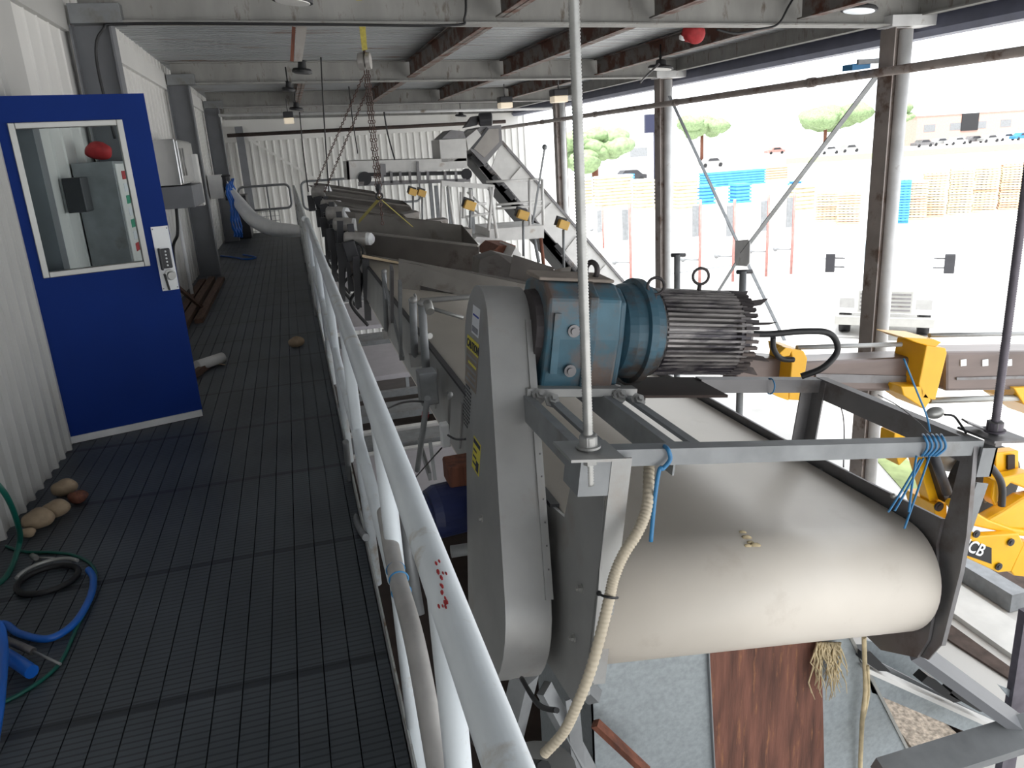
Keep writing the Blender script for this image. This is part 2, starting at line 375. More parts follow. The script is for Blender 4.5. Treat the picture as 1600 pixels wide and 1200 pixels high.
# roof beams
def ibeam(mb, a, b, w_, h, up=(0, 0, 1), tf=.014, tw=.010):
    a = Vector(a); b = Vector(b); up = Vector(up); d = b - a; s_ = d.cross(up).normalized(); u2 = s_.cross(d).normalized()
    mb.beam(a, b, tw, h, up); o = u2 * (h / 2 - tf / 2); mb.beam(a + o, b + o, w_, tf, up); mb.beam(a - o, b - o, w_, tf, up)
names = ['nearest wide roof beam crossing the top of the view, dark stains at its left', 'second roof beam from the camera, rusty along its lower flange', 'third roof beam, just in front of the far wall']
for y, lb in zip(YB, names):
    t = thing('roof_beam', lb, 'roof beam', (2.5, y, zbot(2.5)), 'roof beams across the bay')
    mb = MB(); ibeam(mb, (-1.42, y, zbot(-1.42) + .15), (6.62, y, zbot(6.62) + .15), .20, .30); mb.build('beam_web', 'beam', t)
    mb = MB(); mb.box((-1.48, y - .13, zbot(-1.4) - .015), (-1.1, y + .10, zbot(-1.4) + .13)); mb.build('end_plate', 'galvd', t, .004)
    mb = MB(); mb.box((6.2, y - .13, zbot(6.3) - .01), (6.75, y + .10, zbot(6.3) + .10)); mb.build('end_plate', 'collight', t, .004)
mb = MB(); ibeam(mb, (-1.42, 24 - .2, zbot(-1.42) + .15), (6.9, 24 - .2, zbot(6.9) + .15), .14, .30)
one(mb, 'roof_beam', 'beam', 'roof beam against the top of the far wall', 'roof beam', 'roof beams across the bay')
# purlins along the depth, each bay
pn = 0
bays = ((1.6, 7.4, 'nearest bay'), (7.6, 12.9, 'middle bay'), (13.1, 18.4, 'far bay'))
for y0, y1, nm in bays:
    for k, px_ in enumerate((.42, 2.05, 3.55, 5.15)):
        if k == 0 and y0 < 13: continue
        z = ztop(px_) - .13
        mb = MB(); ibeam(mb, (px_, y0, z), (px_, y1, z), .12, .24)
        one(mb, 'roof_purlin', 'rbeam', 'rusty roof purlin in the %s, %s from the left wall' % (nm, ('first', 'second', 'third', 'fourth')[k]), 'roof purlin', 'rusty purlins under the roof deck')
# side edge beam and gutter
mb = MB(); ibeam(mb, (6.62, -1.2, 2.82), (6.62, 24, 2.82), .12, .26); one(mb, 'edge_beam', 'beam', 'long grey edge beam over the open right side', 'edge beam')
mb = MB(); mb.prism([(6.78, -1.2, 2.92), (6.74, -1.2, 2.56), (6.80, -1.2, 2.50), (7.0, -1.2, 2.50), (7.06, -1.2, 2.60), (7.06, -1.2, 2.92)], (0, 25.2, 0))
one(mb, 'roof_gutter', 'gutter', 'slate coloured gutter running along the open right eave', 'gutter')
# columns
cl = ['grey wall column behind the blue door', 'grey wall column beside the electrical enclosure', 'grey wall column by the hanging white hose']
for y, lb in zip(YB, cl):
    mb = MB(); z1 = zbot(-1.3) - .016; mb.box((-1.50, y - .10, 0), (-1.485, y + .10, z1)); mb.box((-1.21, y - .10, 0), (-1.195, y + .10, z1)); mb.box((-1.485, y - .006, 0), (-1.21, y + .006, z1))
    one(mb, 'steel_column', 'col', lb, 'column', 'left wall columns')
mb = MB(); mb.box((-1.2, 23.6, 0), (-1.0, 23.75, 2.6)); one(mb, 'steel_column', 'col', 'grey column in the far left corner', 'column', 'left wall columns')
cr = ['nearest right column with a brown web and pale flange', 'middle right column at the open side', 'far right column beyond the middle one']
for y, lb in zip(YB, cr):
    z1 = zbot(6.4) - .012; t = thing('open_side_column', lb, 'column', (6.42, y, GZ), 'columns on the open side')
    mb = MB(); mb.box((6.27, y - .10, GZ), (6.283, y + .12, z1)); mb.box((6.283, y - .005, GZ), (6.55, y + .005, z1)); mb.build('web', 'colr', t)
    mb = MB(); mb.tube([(6.44, y - .06, GZ), (6.44, y - .06, z1 - .02)], .068, 14); mb.build('downpipe', 'collight', t)
# ground
mb = MB(); mb.box((-60, -60, GZ - .3), (600, 700, GZ)); struct(mb, 'ground', 'concrete')
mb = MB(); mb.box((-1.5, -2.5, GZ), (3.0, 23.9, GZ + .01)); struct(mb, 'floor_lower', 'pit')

# ================================================================== DOOR
Hn = Vector((-1.575, 5.258, 0)); Fv = Vector((-.774, 5.49, 0)); du = (Fv - Hn).normalized(); dn = du.cross(Vector((0, 0, 1)))   # dn faces the camera
dW = (Fv - Hn).length
def D(a, z, o=0): return Hn + du * a + Vector((0, 0, z)) + dn * o
def dbox(mb, a0, a1, z0, z1, o0, o1): return mb.ob(D((a0 + a1) / 2, (z0 + z1) / 2, (o0 + o1) / 2), du * (a1 - a0) / 2, Vector((0, 0, (z1 - z0) / 2)), dn * (o1 - o0) / 2)
door = thing('door_1', None, None, Hn); door['kind'] = 'structure'
w0, w1, wz0, wz1 = .085, .685, 1.055, 1.945
mb = MB()
for a in ((0, w0, .03, 2.09), (w1, dW, .03, 2.09), (w0, w1, .03, wz0), (w0, w1, wz1, 2.09)): dbox(mb, a[0], a[1], a[2], a[3], -.045, 0)
leaf = mb.build('door_leaf', 'blue', door)
mb = MB(); e = .035
for a in ((w0, w0 + e, wz0, wz1), (w1 - e, w1, wz0, wz1), (w0 + e, w1 - e, wz0, wz0 + e), (w0 + e, w1 - e, wz1 - e, wz1)): dbox(mb, a[0], a[1], a[2], a[3], -.05, .012)
fr = mb.build('window_frame', 'alu', door, .004)
mb = MB(); dbox(mb, w0 + e, w1 - e, wz0 + e, wz1 - e, -.026, -.020); mb.build('glass_pane', 'glass', fr)
mb = MB(); dbox(mb, 0.01, dW - .005, .006, .05, 0, .012); mb.build('kick_strip', 'collight', door)
mb = MB(); dbox(mb, .728, .83, .885, 1.295, .0, .006); lp = mb.build('lock_plate', 'white', door, .002)
mb = MB(); dbox(mb, .748, .812, 1.03, 1.155, .006, .038); dbox(mb, .742, .756, 1.02, 1.16, .006, .045); mb.build('keypad', 'blackp', lp, .006)
mb = MB()
for i in range(5):
    for j in (0,): mb.ball(D(.782 + .0 * j, 1.05 + i * .022, .040), .006)
mb.build('keypad_button', 'white', lp)
mb = MB(); mb.disc_stack(D(.79, .985, .006), dn, [(0, .034), (.02, .034), (.022, .022), (.05, .022), (.055, .026), (.075, .024)], 20); mb.build('door_knob', 'alu', lp)
mb = MB(); mb.beam(D(.755, .995, .02), D(.768, .89, .016), .012, .02, dn); mb.build('thumb_turn', 'black', lp)
mb = MB()
for zz, aa in ((1.28, .736), (1.28, .822), (.90, .736), (.90, .822)): mb.ball(D(aa, zz, .006), .004)
mb.build('plate_screw', 'ssd', lp)

# cabinet seen through the glass
cb = thing('electrical_cabinet', 'stainless cabinet with stickers seen through the door window', 'electrical cabinet', (-1.35, 6.9, 1.05))
xc = P(177, 258, y=6.62).x
mb = MB(); mb.box((-1.52, 6.62, .92), (xc, 7.44, 1.72)); mb.build('cabinet_body', 'galvd', cb, .006)
mb = MB(); mb.box((xc, 6.64, .94), (xc + .012, 7.42, 1.70)); cdr = mb.build('cabinet_door', 'whitey', cb, .004)
for i in range(7):
    mb = MB(); zz = 1.03 + i * .092; mb.box((xc + .012, 6.80, zz), (xc + .016, 7.16, zz + .062)); mb.build('sticker', ('red', 'paper', 'greenink', 'paper', 'greenink', 'paper', 'red')[i], cdr)
mb = MB(); mb.box((-1.52, 6.28, 1.38), (-1.40, 6.5, 1.62)); one(mb, 'control_box', 'blackp', 'small black box on the wall left of the stickered cabinet', 'control box', bevel=.006)
mb = MB(); mb.ball((-1.36, 6.85, 1.80), .08, (1.3, 1.1, .8), 12, .12); one(mb, 'red_cloth', 'red', 'crumpled red cloth on top of the stickered cabinet', 'cloth')

# wall enclosure right of the door
en = thing('wall_enclosure', 'polished steel enclosure over a grey box on the left wall', 'electrical enclosure', (-1.35, 10.0, 1.2))
ye = 10.0; xe = P(277, 250, y=ye).x; zt_ = P(270, 217, y=ye).z; zb2 = P(275, 290, y=ye).z; y2 = min(P(300, 250, x=xe).y, 11.9)
mb = MB(); mb.box((-1.5, ye, zb2), (xe, y2, zt_)); mb.build('enclosure_body', 'mirror', en, .006)
mb = MB(); mb.box((xe, ye + .02, zb2 + .02), (xe + .025, y2 - .03, zt_ - .02)); dd = mb.build('enclosure_door', 'mirror', en, .004)
mb = MB(); mb.tube([(xe + .04, ye + .3, zb2 + .1), (xe + .04, ye + .3, zt_ - .1)], .01); mb.build('handle', 'ss', dd)
xl_ = P(301, 300, y=ye).x; zl_ = P(290, 325, y=ye).z
mb = MB(); mb.box((-1.5, ye - .02, zl_), (xl_, ye + 1.2, zb2 - .01)); mb.build('lower_box', 'col', en, .006)
yi = ye + 1.3; xa_ = P(298, 280, y=yi).x; xb2 = P(312, 280, y=yi).x; z1_ = P(300, 241, y=yi).z; z0_ = P(310, 322, y=yi).z
mb = MB(); mb.box((xa_, yi, z0_), (xb2, yi + .25, z1_)); sp_ = one(mb, 'isolator_panel', 'whitey', 'narrow white isolator panel beside the second wall column', 'panel', bevel=.004)
mb = MB(); mb.box((xb2 - .07, yi - .01, z0_ + .18), (xb2 - .015, yi, z0_ + .24)); mb.build('switch', 'red', sp_)
# conduits under the enclosure
mb = MB()
mb.tube(spline([(-1.30, 10.1, zl_), (-1.33, 10.05, .9), (-1.42, 10.1, .7), (-1.45, 10.1, .1)]), .018); one(mb, 'wall_cable', 'black', 'black cable dropping from the grey box down the wall', 'cable')
mb = MB(); mb.tube([(-1.40, 10.9, zl_), (-1.40, 10.9, .05)], .022); one(mb, 'wall_conduit', 'white', 'white conduit running down from the grey box', 'conduit')
# timber by the wall
tl = ['reddish old timber plank lying nearest the white wall', 'brown plank lying next to the wall planks', 'pale edge plank furthest from the wall']
for i, (xx, lb) in enumerate(zip((-1.40, -1.27, -1.14), tl)):
    mb = MB(); mb.box((xx - .045, 8.2 + .4 * i, 0.001), (xx + .045, 12.3, .05 + .02 * (i == 1))); one(mb, 'timber_plank', 'wood', lb, 'plank', 'planks along the left wall')
def leanstick(a, b, r, name, m, lb, cat):
    mb = MB(); mb.beam(a, b, r, r); one(mb, name, m, lb, cat)
leanstick((-1.47, 7.85, 1.0), P(318, 483, z=.012), .035, 'wood_stick', 'wood', 'brown stick leaning against the left wall past the door', 'stick')
leanstick((-1.0, 6.35, .03), (-.80, 7.1, .03), .05, 'wood_offcut', 'wood', 'dark wooden offcut lying behind the blue door', 'offcut')
mb = MB(); mb.cyl((-.93, 6.75, .06), (-.74, 6.95, .06), .045); one(mb, 'cut_pipe', 'whitey', 'short pale pipe end on the floor behind the blue door', 'pipe')
# loose twig
mb = MB(); mb.tube(spline([P(325, 572, z=.01), P(340, 569, z=.02), P(352, 570, z=.01)]), .004); one(mb, 'dry_twig', 'potato', 'thin pale twig on the grating by the door', 'twig')

# potatoes on floor
pts = [((101, 762), .055, 'pale round potato by the wall, furthest from the camera of the wall group'), ((122, 777), .042, 'small dark reddish potato beside the far pale one'), ((88, 795), .055, 'brown potato in the middle of the wall group'),
       ((60, 810), .062, 'largest potato, nearest the hose'), ((44, 833), .03, 'little potato piece in front of the largest one'), ((463, 534), .062, 'single pale potato alone out on the grating')]
for (p, r, lb) in pts:
    q = P(p[0], p[1], z=r * .8); mb = MB(); mb.ball((0, 0, 0), r, (1.15, .95, .8), 14, .07)
    o = one(mb, 'potato', 'rust' if 'reddish' in lb else 'potato', lb, 'potato', 'potatoes on the walkway'); o.location = (max(q.x, -1.42) , q.y, 0.001)

# hoses at lower left
def hose(pix, r, name, m, lb, z=.02, cat='hose'):
    pp = [P(a, b, z=(z if len(c) == 0 else c[0])) for a, b, *c in pix]
    for q in pp: q.x = max(q.x, -1.49)
    mb = MB(); mb.tube(spline(pp, 10), r, 10); return one(mb, name, m, lb, cat)
hose([(-60, 1010), (0, 975), (30, 990), (75, 998), (115, 975), (140, 935), (146, 905), (138, 890)], .014, 'air_hose', 'hoseb', 'blue air hose looping over the grating at lower left')
hose([(-40, 1120), (0, 1075), (-30, 1020, .12), (-5, 975, .15), (5, 1010, .12), (0, 1090, .1), (-10, 1160, .05)], .016, 'air_hose', 'hoseb', 'second blue hose rising at the left edge of the view', .02)
hose([(-15, 1010, .05), (20, 1030, .05), (50, 1050, .04)], .024, 'thick_hose', 'hoseb', 'thick blue hose end pointing across the floor at lower left', .05)
hose([(-30, 860), (40, 862), (110, 866), (148, 890), (140, 940), (120, 980), (90, 1040), (30, 1085), (-30, 1110)], .007, 'thin_hose', 'hoseg', 'thin dark green hose in a wide loop on the grating', .008)
hose([(-20, 740, .5), (10, 775, .38), (28, 820, .2), (30, 850, .06), (10, 900, .01), (-30, 930, .01)], .012, 'water_hose', 'hoseg', 'green water hose coming down beside the corrugated wall', .02)
wr = thing('air_gun', 'metal air blow gun on the floor at the end of the blue hose', 'air gun', P(30, 1005, z=.03))
mb = MB(); mb.cyl(P(10, 1000, z=.05), P(52, 1018, z=.03), .014); mb.build('gun_body', 'ssd', wr)
mb = MB(); mb.cyl(P(52, 1018, z=.03), P(95, 1038, z=.02), .005); mb.build('nozzle', 'ss', wr)
mb = MB(); c_ = P(75, 905, z=.015); mb.ring(c_, (0, 0, 1), .115, .013, 30); one(mb, 'rubber_ring', 'black', 'black rubber ring lying on the grating inside the hose loop', 'ring')
mb = MB(); c_ = P(75, 895, z=.05); pa = [c_ + Vector((math.cos(a) * .12, math.sin(a) * .12, 0)) for a in [math.radians(d) for d in range(35, 190, 12)]]; mb.tube(pa, .008); one(mb, 'curved_tube', 'alu', 'pale curved tube resting over the black ring', 'tube')
mb = MB(); mb.cyl(P(50, 868, z=.02), P(57, 872, z=.02), .012); mb.cyl(P(52, 871, z=.012), P(85, 872, z=.012), .004); one(mb, 'hose_fitting', 'alu', 'small brass coloured fitting by the corrugated wall', 'fitting')

# far left: hanging hoses, white sheet tube
mb = MB()
sp0 = P(345, 283, x=-1.30); sp1 = P(476, 361, y=14.2)
pp = spline([sp0, P(372, 315, y=16.6), P(395, 342, y=15.9), P(425, 357, y=15.2), P(450, 360, y=14.7), sp1], 10)
mb.tube(pp, [.09 + .05 * math.sin(3.14 * i / (len(pp) - 1)) for i in range(len(pp))], 16); one(mb, 'white_duct_hose', 'white', 'long white fabric hose sagging across the far end of the walkway', 'hose')
rg = random.Random(3)
for k in range(3):
    mb = MB(); x_ = -1.12 + .03 * k; y_ = 16.3 + .35 * k
    lp_ = [Vector((x_, y_ + math.cos(a) * .18, .78 + math.sin(a) * (.50 + .04 * k))) for a in [math.radians(d) for d in range(0, 721, 20)]]
    for i, q in enumerate(lp_): q.x += .03 * math.sin(i * 1.7)
    mb.tube(lp_, .016, 8); one(mb, 'coiled_hose', 'hoseb', 'blue hose coil hanging by the third wall column, %s' % ('nearest', 'middle', 'furthest')[k], 'hose', 'blue hose coils on the left wall')
mb = MB(); mb.tube(spline([P(345, 400, z=.02), P(365, 402, z=.02), P(385, 405, z=.02), P(400, 402, z=.02), P(380, 398, z=.02)]), .015); one(mb, 'floor_hose', 'hoseb', 'blue hose lying on the floor under the hanging coils', 'hose')
t = thing('hose_reel_valve', 'black valve and bracket above the hanging blue hoses', 'valve', (-1.3, 16.9, 1.2))
mb = MB(); mb.box((-1.5, 16.8, 1.0), (-1.25, 17.2, 1.45)); mb.build('back_plate', 'whitey', t)
mb = MB(); mb.cyl((-1.2, 16.9, .95), (-1.2, 16.9, 1.4), .04); mb.cyl((-1.32, 16.9, 1.42), (-1.08, 16.9, 1.42), .02); mb.build('valve_body', 'blackp', t)
mb = MB(); mb.box((-1.45, 18.9, 0), (-.95, 20.0 - .1, .95)); one(mb, 'black_bin', 'blackp', 'black bin standing at the far left end of the walkway', 'bin', bevel=.02)
# ceiling light cable
mb = MB(); mb.tube(spline([(-1.32, 7.36, 1.9), (-1.34, 7.36, 2.5), (-1.25, 7.35, 2.72), (-1.05, 7.38, 2.765), (.3, 7.385, 2.735), (1.55, 7.385, 2.70), (1.7, 7.38, 2.76), (1.72, 7.36, 3.0)]), .011, 8)
one(mb, 'beam_cable', 'black', 'black cable running under the nearest roof beam from the left column', 'cable')

# ================================================================== GUARD RAIL
XR = .135
gr = thing('guard_rail', 'white pipe guard rail along the right edge of the walkway', 'guard rail', (XR, 5, 0))
mb = MB(); mb.tube([(XR, -1.2, 1.05), (XR, 2.2, 1.05), (XR, 8.4, 1.05)], .0255, 24); mb.build('top_rail', 'paint', gr)
mb = MB(); mb.tube([(XR, 1.88, .56), (XR, 8.4, .56)], .022, 18); mb.build('mid_rail', 'paint', gr)
for y in (1.03, 1.86, 3.1, 4.6, 6.4, 8.4):
    mb = MB(); mb.tube([(XR + .004, y, -.15), (XR + .004, y, 1.04)], .0225, 20); mb.build('post', 'paint', gr)
mb = MB(); rr_ = random.Random(11)
for q in ((690, 902), (684, 880), (688, 890), (696, 895), (691, 916), (690, 925), (694, 936), (697, 945), (688, 944)):
    for k in range(2):
        d_ = ray(q[0] + rr_.uniform(-4, 4), q[1] + rr_.uniform(-4, 4)); tt = (CAM.x - XR, 1.05 - H); A = d_.x ** 2 + d_.z ** 2; B = 2 * (d_.x * (CAM.x - XR) + d_.z * (CAM.z - 1.05)); C_ = (CAM.x - XR) ** 2 + (CAM.z - 1.05) ** 2 - .0257 ** 2
        dis = B * B - 4 * A * C_
        if dis < 0: continue
        h_ = CAM + d_ * ((-B - math.sqrt(dis)) / (2 * A)); mb.ball(h_, .0022 + .0015 * rr_.random(), (.6, 2.2, .4), 6)
mb.build('paint_scratches', 'red', gr)
gr2 = thing('guard_rail', 'duller white guard rail section beyond the first, reaching the far end', 'guard rail', (XR - .02, 14, 0))
mb = MB(); mb.tube([(XR - .02, 8.6, 1.05), (XR - .02, 19.6, 1.05)], .029, 16); mb.build('top_rail', 'paintd', gr2)
mb = MB(); mb.tube([(XR - .02, 8.6, .56), (XR - .02, 19.6, .56)], .025, 12); mb.build('mid_rail', 'paintd', gr2)
for y in (8.7, 11, 13.5, 16.5, 19.6):
    mb = MB(); mb.tube([(XR - .02, y, 0), (XR - .02, y, 1.05)], .028, 12); mb.build('post', 'paintd', gr2)
# end rail
ge = thing('end_rail', 'grey loop rail closing off the far end of the walkway', 'guard rail', (-.6, 20.0, 0))
def looprail(mb, x0, x1, y, z0, z1, r=.028):
    rr = .12; pts = []
    for cx, cz, a0 in ((x0 + rr, z0 + rr, 180), (x1 - rr, z0 + rr, 270), (x1 - rr, z1 - rr, 0), (x0 + rr, z1 - rr, 90)):
        for k in range(5): a = math.radians(a0 + k * 22.5); pts.append((cx + rr * math.cos(a), y, cz + rr * math.sin(a)))
    mb.tube(pts + [pts[0]], r, 10, False)
mb = MB(); looprail(mb, -1.15, .02, 19.9, .55, 1.10); mb.tube([(-.5, 19.9, 0), (-.5, 19.9, 1.1)], .02, 8); mb.build('loop_rail', 'galvd', ge)
mb = MB()
for i in range(9): mb.tube([(-1.1 + .1 * i, 19.9, .06), (-1.1 + .1 * i, 19.9, .52)], .006, 6)
for i in range(5): mb.tube([(-1.1, 19.9, .06 + .11 * i), (-.3, 19.9, .06 + .11 * i)], .006, 6)
mb.build('mesh_infill', 'galvd', ge)
ge2 = thing('far_deck_rail', 'grey rail of the deck beyond the end of the walkway', 'guard rail', (1.4, 20.4, 0))
mb = MB(); looprail(mb, .3, 3.2, 20.3, .45, 1.12); mb.tube([(1.2, 20.3, -.2), (1.2, 20.3, 1.1)], .02, 8); mb.build('loop_rail', 'galvd', ge2)
# taped pipe hanging along the rail
tp = thing('taped_pipe', 'grey tape wrapped pipe strapped low along the inside of the white rail', 'pipe', P(640, 1000, x=.155))
a = P(601, 800, x=.135); b = P(619, 893, x=.128); c_ = P(648, 1003, x=.125); d = P(680, 1175, x=.122)
mb = MB(); mb.tube(spline([a, b, c_, d, P(700, 1290, x=.122)], 6), .0215, 18); mb.build('wrapped_pipe', 'tape', tp)
mb = MB()
for q in ((618, 890), (623, 905), (627, 925)): q_ = P(q[0], q[1], x=.128); mb.ring(q_, (d - a).normalized(), .0225, .0022, 20, 6)
mb.build('blue_tie', 'bluep', tp)
mb = MB(); mb.tube([P(628, 740, x=.24), P(640, 870, x=.235), P(655, 960, x=.24)], .02, 14); one(mb, 'grey_pipe', 'galvd', 'dull grey pipe just outside the white rail', 'pipe')
mb = MB(); mb.tube(spline([P(540, 690, x=.105), P(548, 760, x=.105), P(558, 815, x=.10), P(572, 840, x=.115)]), .016, 12); ec_ = one(mb, 'edge_conduit', 'galvd', 'grey conduit strapped to the walkway edge below the rail', 'conduit')
mb = MB(); q = P(526, 694, x=.10); mb.box(q - Vector((.02, .04, .03)), q + Vector((.03, .04, .03))); mb.build('pipe_cap', 'whitey', ec_, .006)
mb = MB(); mb.tube(spline([P(560, 848, x=.13), P(575, 850, x=.16), P(585, 860, x=.19)]), .010, 8); mb.ball(P(570, 812, x=.15), .012); one(mb, 'rail_clamp', 'redp', 'small red and rusty clamp on the walkway edge under the rail', 'clamp')
t = thing('rusty_clamp', 'rusty bolted clamp at the walkway edge, bottom of view', 'clamp', P(635, 1140, x=.13))
mb = MB(); mb.cyl(P(618, 1128, x=.10), P(660, 1124, x=.20), .006); mb.cyl(P(622, 1150, x=.10), P(664, 1142, x=.20), .006); mb.build('bolt', 'ss', t)
mb = MB(); mb.beam(P(632, 1110, x=.13), P(645, 1200, x=.13), .012, .03); mb.build('clamp_plate', 'rust', t)
mb = MB(); mb.tube(spline([P(640, 1000, x=.2), P(646, 1060, x=.2), P(642, 1090, x=.18), P(634, 1112, x=.14)]), .008, 8); one(mb, 'black_cable', 'black', 'short black cable looping behind the taped pipe', 'cable')

# ================================================================== MAIN BELT CONVEYOR
DR = .205; DY = 2.055; DW = -.205
cv = thing('belt_conveyor', 'wide cream belt conveyor hung beside the walkway, end drum toward the camera', 'belt conveyor', L(.6, 2.3, -.6))
YF = 19.0
UW = 1.235
prof = []
for k in range(0, 25):
    a = math.radians(90 + k * 7.5); prof.append((DY + DR * math.cos(a), DW + DR * math.sin(a)))
# belt: closed band, top run, half turn round the drum, bottom run
outer = [(YF, 0.0)] + [(y, w_) for y, w_ in [(DY + DR * math.cos(math.radians(90 + k * 7.5)), DW + DR * math.sin(math.radians(90 + k * 7.5))) for k in range(25)]] + [(YF, -.41)]
inner = [(YF, -.012)] + [(DY + (DR - .012) * math.cos(math.radians(90 + k * 7.5)), DW + (DR - .012) * math.sin(math.radians(90 + k * 7.5))) for k in range(25)] + [(YF, -.398)]
mb = MB(); n = len(outer); vs = []
for u in (.015, UW):
    vs += [L(u, y, w_) for y, w_ in outer] + [L(u, y, w_) for y, w_ in inner]
fs = []
for i in range(n - 1):
    fs += [(i, 2 * n + i, 2 * n + i + 1, i + 1)[::-1], (n + i, n + i + 1, 3 * n + i + 1, 3 * n + i)[::-1], (i, i + 1, n + i + 1, n + i)[::-1], (2 * n + i, 3 * n + i, 3 * n + i + 1, 2 * n + i + 1)[::-1]]
mb.add(vs, fs, True); bo = mb.build('belt', 'belt', cv)
mb = MB(); mb.cyl(L(.012, DY, DW), L(UW - .01, DY, DW), DR - .014, 36); mb.build('end_drum', 'ssd', cv)
mb = MB()   # damage patch of the belt
cpt = [(.44, 1.905, -.058), (.455, 1.895, -.07), (.47, 1.885, -.085), (.485, 1.875, -.10)]
for i, q in enumerate([(1160, 832), (1166, 840), (1172, 848), (1180, 852), (1168, 853)]):
    d_ = ray(*q); # drum surface hit
    lo, hi = .8, 3.5
    e0 = Vector((EU.dot(d_), EV.dot(d_), EW.dot(d_))); c0 = Vector((EU.dot(CAM - LO), EV.dot(CAM - LO), EW.dot(CAM - LO)))
    A = e0.y ** 2 + e0.z ** 2; B = 2 * ((c0.y - DY) * e0.y + (c0.z - DW) * e0.z); C_ = (c0.y - DY) ** 2 + (c0.z - DW) ** 2 - DR ** 2
    dis = B * B - 4 * A * C_
    if dis < 0: continue
    s_ = (-B - math.sqrt(dis)) / (2 * A); h_ = c0 + e0 * s_; pw = L(h_.x, h_.y, h_.z)
    mb.ball(pw, .011 + .004 * (i % 2), (1.2, .5, .6), 8, .25)
if mb.v: mb.build('belt_tear', 'root', cv)
# side plates
for nm, u0, u1 in (('left', -.012, .0), ('right', 1.25, 1.262)):
    mb = MB()
    if nm == 'right':
        poly = [YW(1472, 811, 1.25), YW(1463, 850, 1.25), YW(1464, 925, 1.25), YW(1450, 1000, 1.25), (1.90, -.455), (2.06, -.53), (2.35, -.50), (2.9, -.40), (YF, -.34), (YF, .03), (2.87, .03), YW(1281, 715, 1.25), YW(1375, 763, 1.25)]
    else:
        poly = [(1.86, .06), (1.84, -.36), (1.90, -.44), (2.18, -.53), (2.35, -.50), (2.9, -.36), (YF, -.34), (YF, .0), (2.3, .0)]
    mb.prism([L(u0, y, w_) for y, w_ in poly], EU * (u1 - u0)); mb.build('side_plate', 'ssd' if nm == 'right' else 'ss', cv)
    mb = MB()
    if nm == 'right':
        up_ = [(1512, 690), (1521, 694), (1509, 835), (1499, 893), (1470, 1008), (1450, 1031), (1425, 1020), (1393, 998), (1440, 968), (1457, 925), (1453, 885), (1480, 800), (1503, 708)]
        mb.prism([LC(a_, b_, 1.264) for a_, b_ in up_], EU * .006)
        for q0_, q1_ in (((1521, 694), (1509, 835)), ((1509, 835), (1499, 893)), ((1499, 893), (1470, 1008))):
            A_ = LC(*q0_, 1.264); B_ = LC(*q1_, 1.264); mb.ob((A_ + B_) / 2 + EU * .007 - EV * .002, (B_ - A_) / 2, EU * .009, EV * .003)
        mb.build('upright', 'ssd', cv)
    else:
        up_ = [(1.90, .34), (1.85, -.06), (1.84, -.40), (1.92, -.50), (2.20, -.53), (2.25, -.36), (2.10, .34)]
        mb.prism([L(-.018, y, w_) for y, w_ in up_], EU * .006)
        mb.ob(L(.012, 1.862, -.02), EU * .03, EV * .004, EW * .36)
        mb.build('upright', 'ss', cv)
# bolts on plates
mb = MB()
for q in ((1.262, 2.55, -.03), (1.262, 2.12, .02), (1.27, 1.90, -.20), (1.27, 1.94, -.44)): mb.ball(L(*q), .012, (1, 1, 1), 8)
for q in ((1.245, 2.55, -.01), (1.245, 2.15, .05)): mb.ball(L(*q), .011, (1, 1, 1), 8)
mb.build('plate_bolt', 'alu', cv)
for yy, ww in ((1.97, -.12), (1.985, -.30)):
    mb = MB(); mb.disc_stack(L(-.018, yy, ww), -EU, [(0, .015), (.004, .015), (.0041, .010), (.014, .010), (.0141, .006), (.02, .006)], 6); mb.build('plate_bolt', 'alu', cv)
# top rectangular frame
mb = MB(); mb.lbox((-.0, 1.885, .305), (1.30, 1.892, .355)); mb.lbox((.0, 1.892, .349), (1.30, 1.935, .355)); mb.build('front_crossbar', 'galvd', cv)
mb = MB(); mb.lbox((.70, 2.66, .295), (1.30, 2.667, .35)); mb.lbox((.70, 2.667, .344), (1.30, 2.71, .35)); mb.build('rear_crossbar', 'ssd', cv)
mb = MB(); mb.lbox((1.262, 1.90, .345), (1.31, 2.70, .352)); mb.lbox((1.262, 1.90, .27), (1.268, 2.70, .345)); mb.build('side_bar', 'ssd', cv)
mb = MB(); mb.lbox((1.255, 2.63, .0), (1.262, 2.71, .345)); mb.lbox((1.20, 2.70, .0), (1.262, 2.707, .345)); mb.build('rear_upright', 'ssd', cv)
mb = MB(); mb.lbox((-.10, 1.86, .23), (.0, 1.868, .345)); mb.lbox((-.108, 1.86, .23), (-.10, 1.98, .345)); mb.build('hanger_bracket', 'galvd', cv)
mb = MB(); mb.lbox((1.284, 1.87, .235), (1.345, 1.878, .335)); mb.lbox((1.337, 1.87, .235), (1.345, 1.96, .335)); mb.build('hanger_bracket', 'galvd', cv)
mb = MB(); mb.lbox((1.29, 2.0, .0), (1.296, 2.06, -.35)) if False else mb.beam(L(1.35, 1.9, .2), L(1.30, 1.9, -.2), .05, .006, (0, 1, 0)); mb.build('rear_brace', 'galvd', cv)
# slotted motor rails
for u0, u1 in ((-.10, .005), (.19, .30)):
    mb = MB(); mb.lbox((u0, 1.89, .338), (u0 + .032, 2.75, .35)); mb.lbox((u1 - .032, 1.89, .338), (u1, 2.75, .35)); mb.lbox((u0, 1.89, .27), (u0 + .006, 2.75, .338)); mb.lbox((u0, 1.93, .338), (u1, 1.96, .349)); mb.lbox((u0 + .03, 1.95, .30), (u1 - .03, 2.75, .305))
    mb.build('slotted_rail', 'galvd', cv)
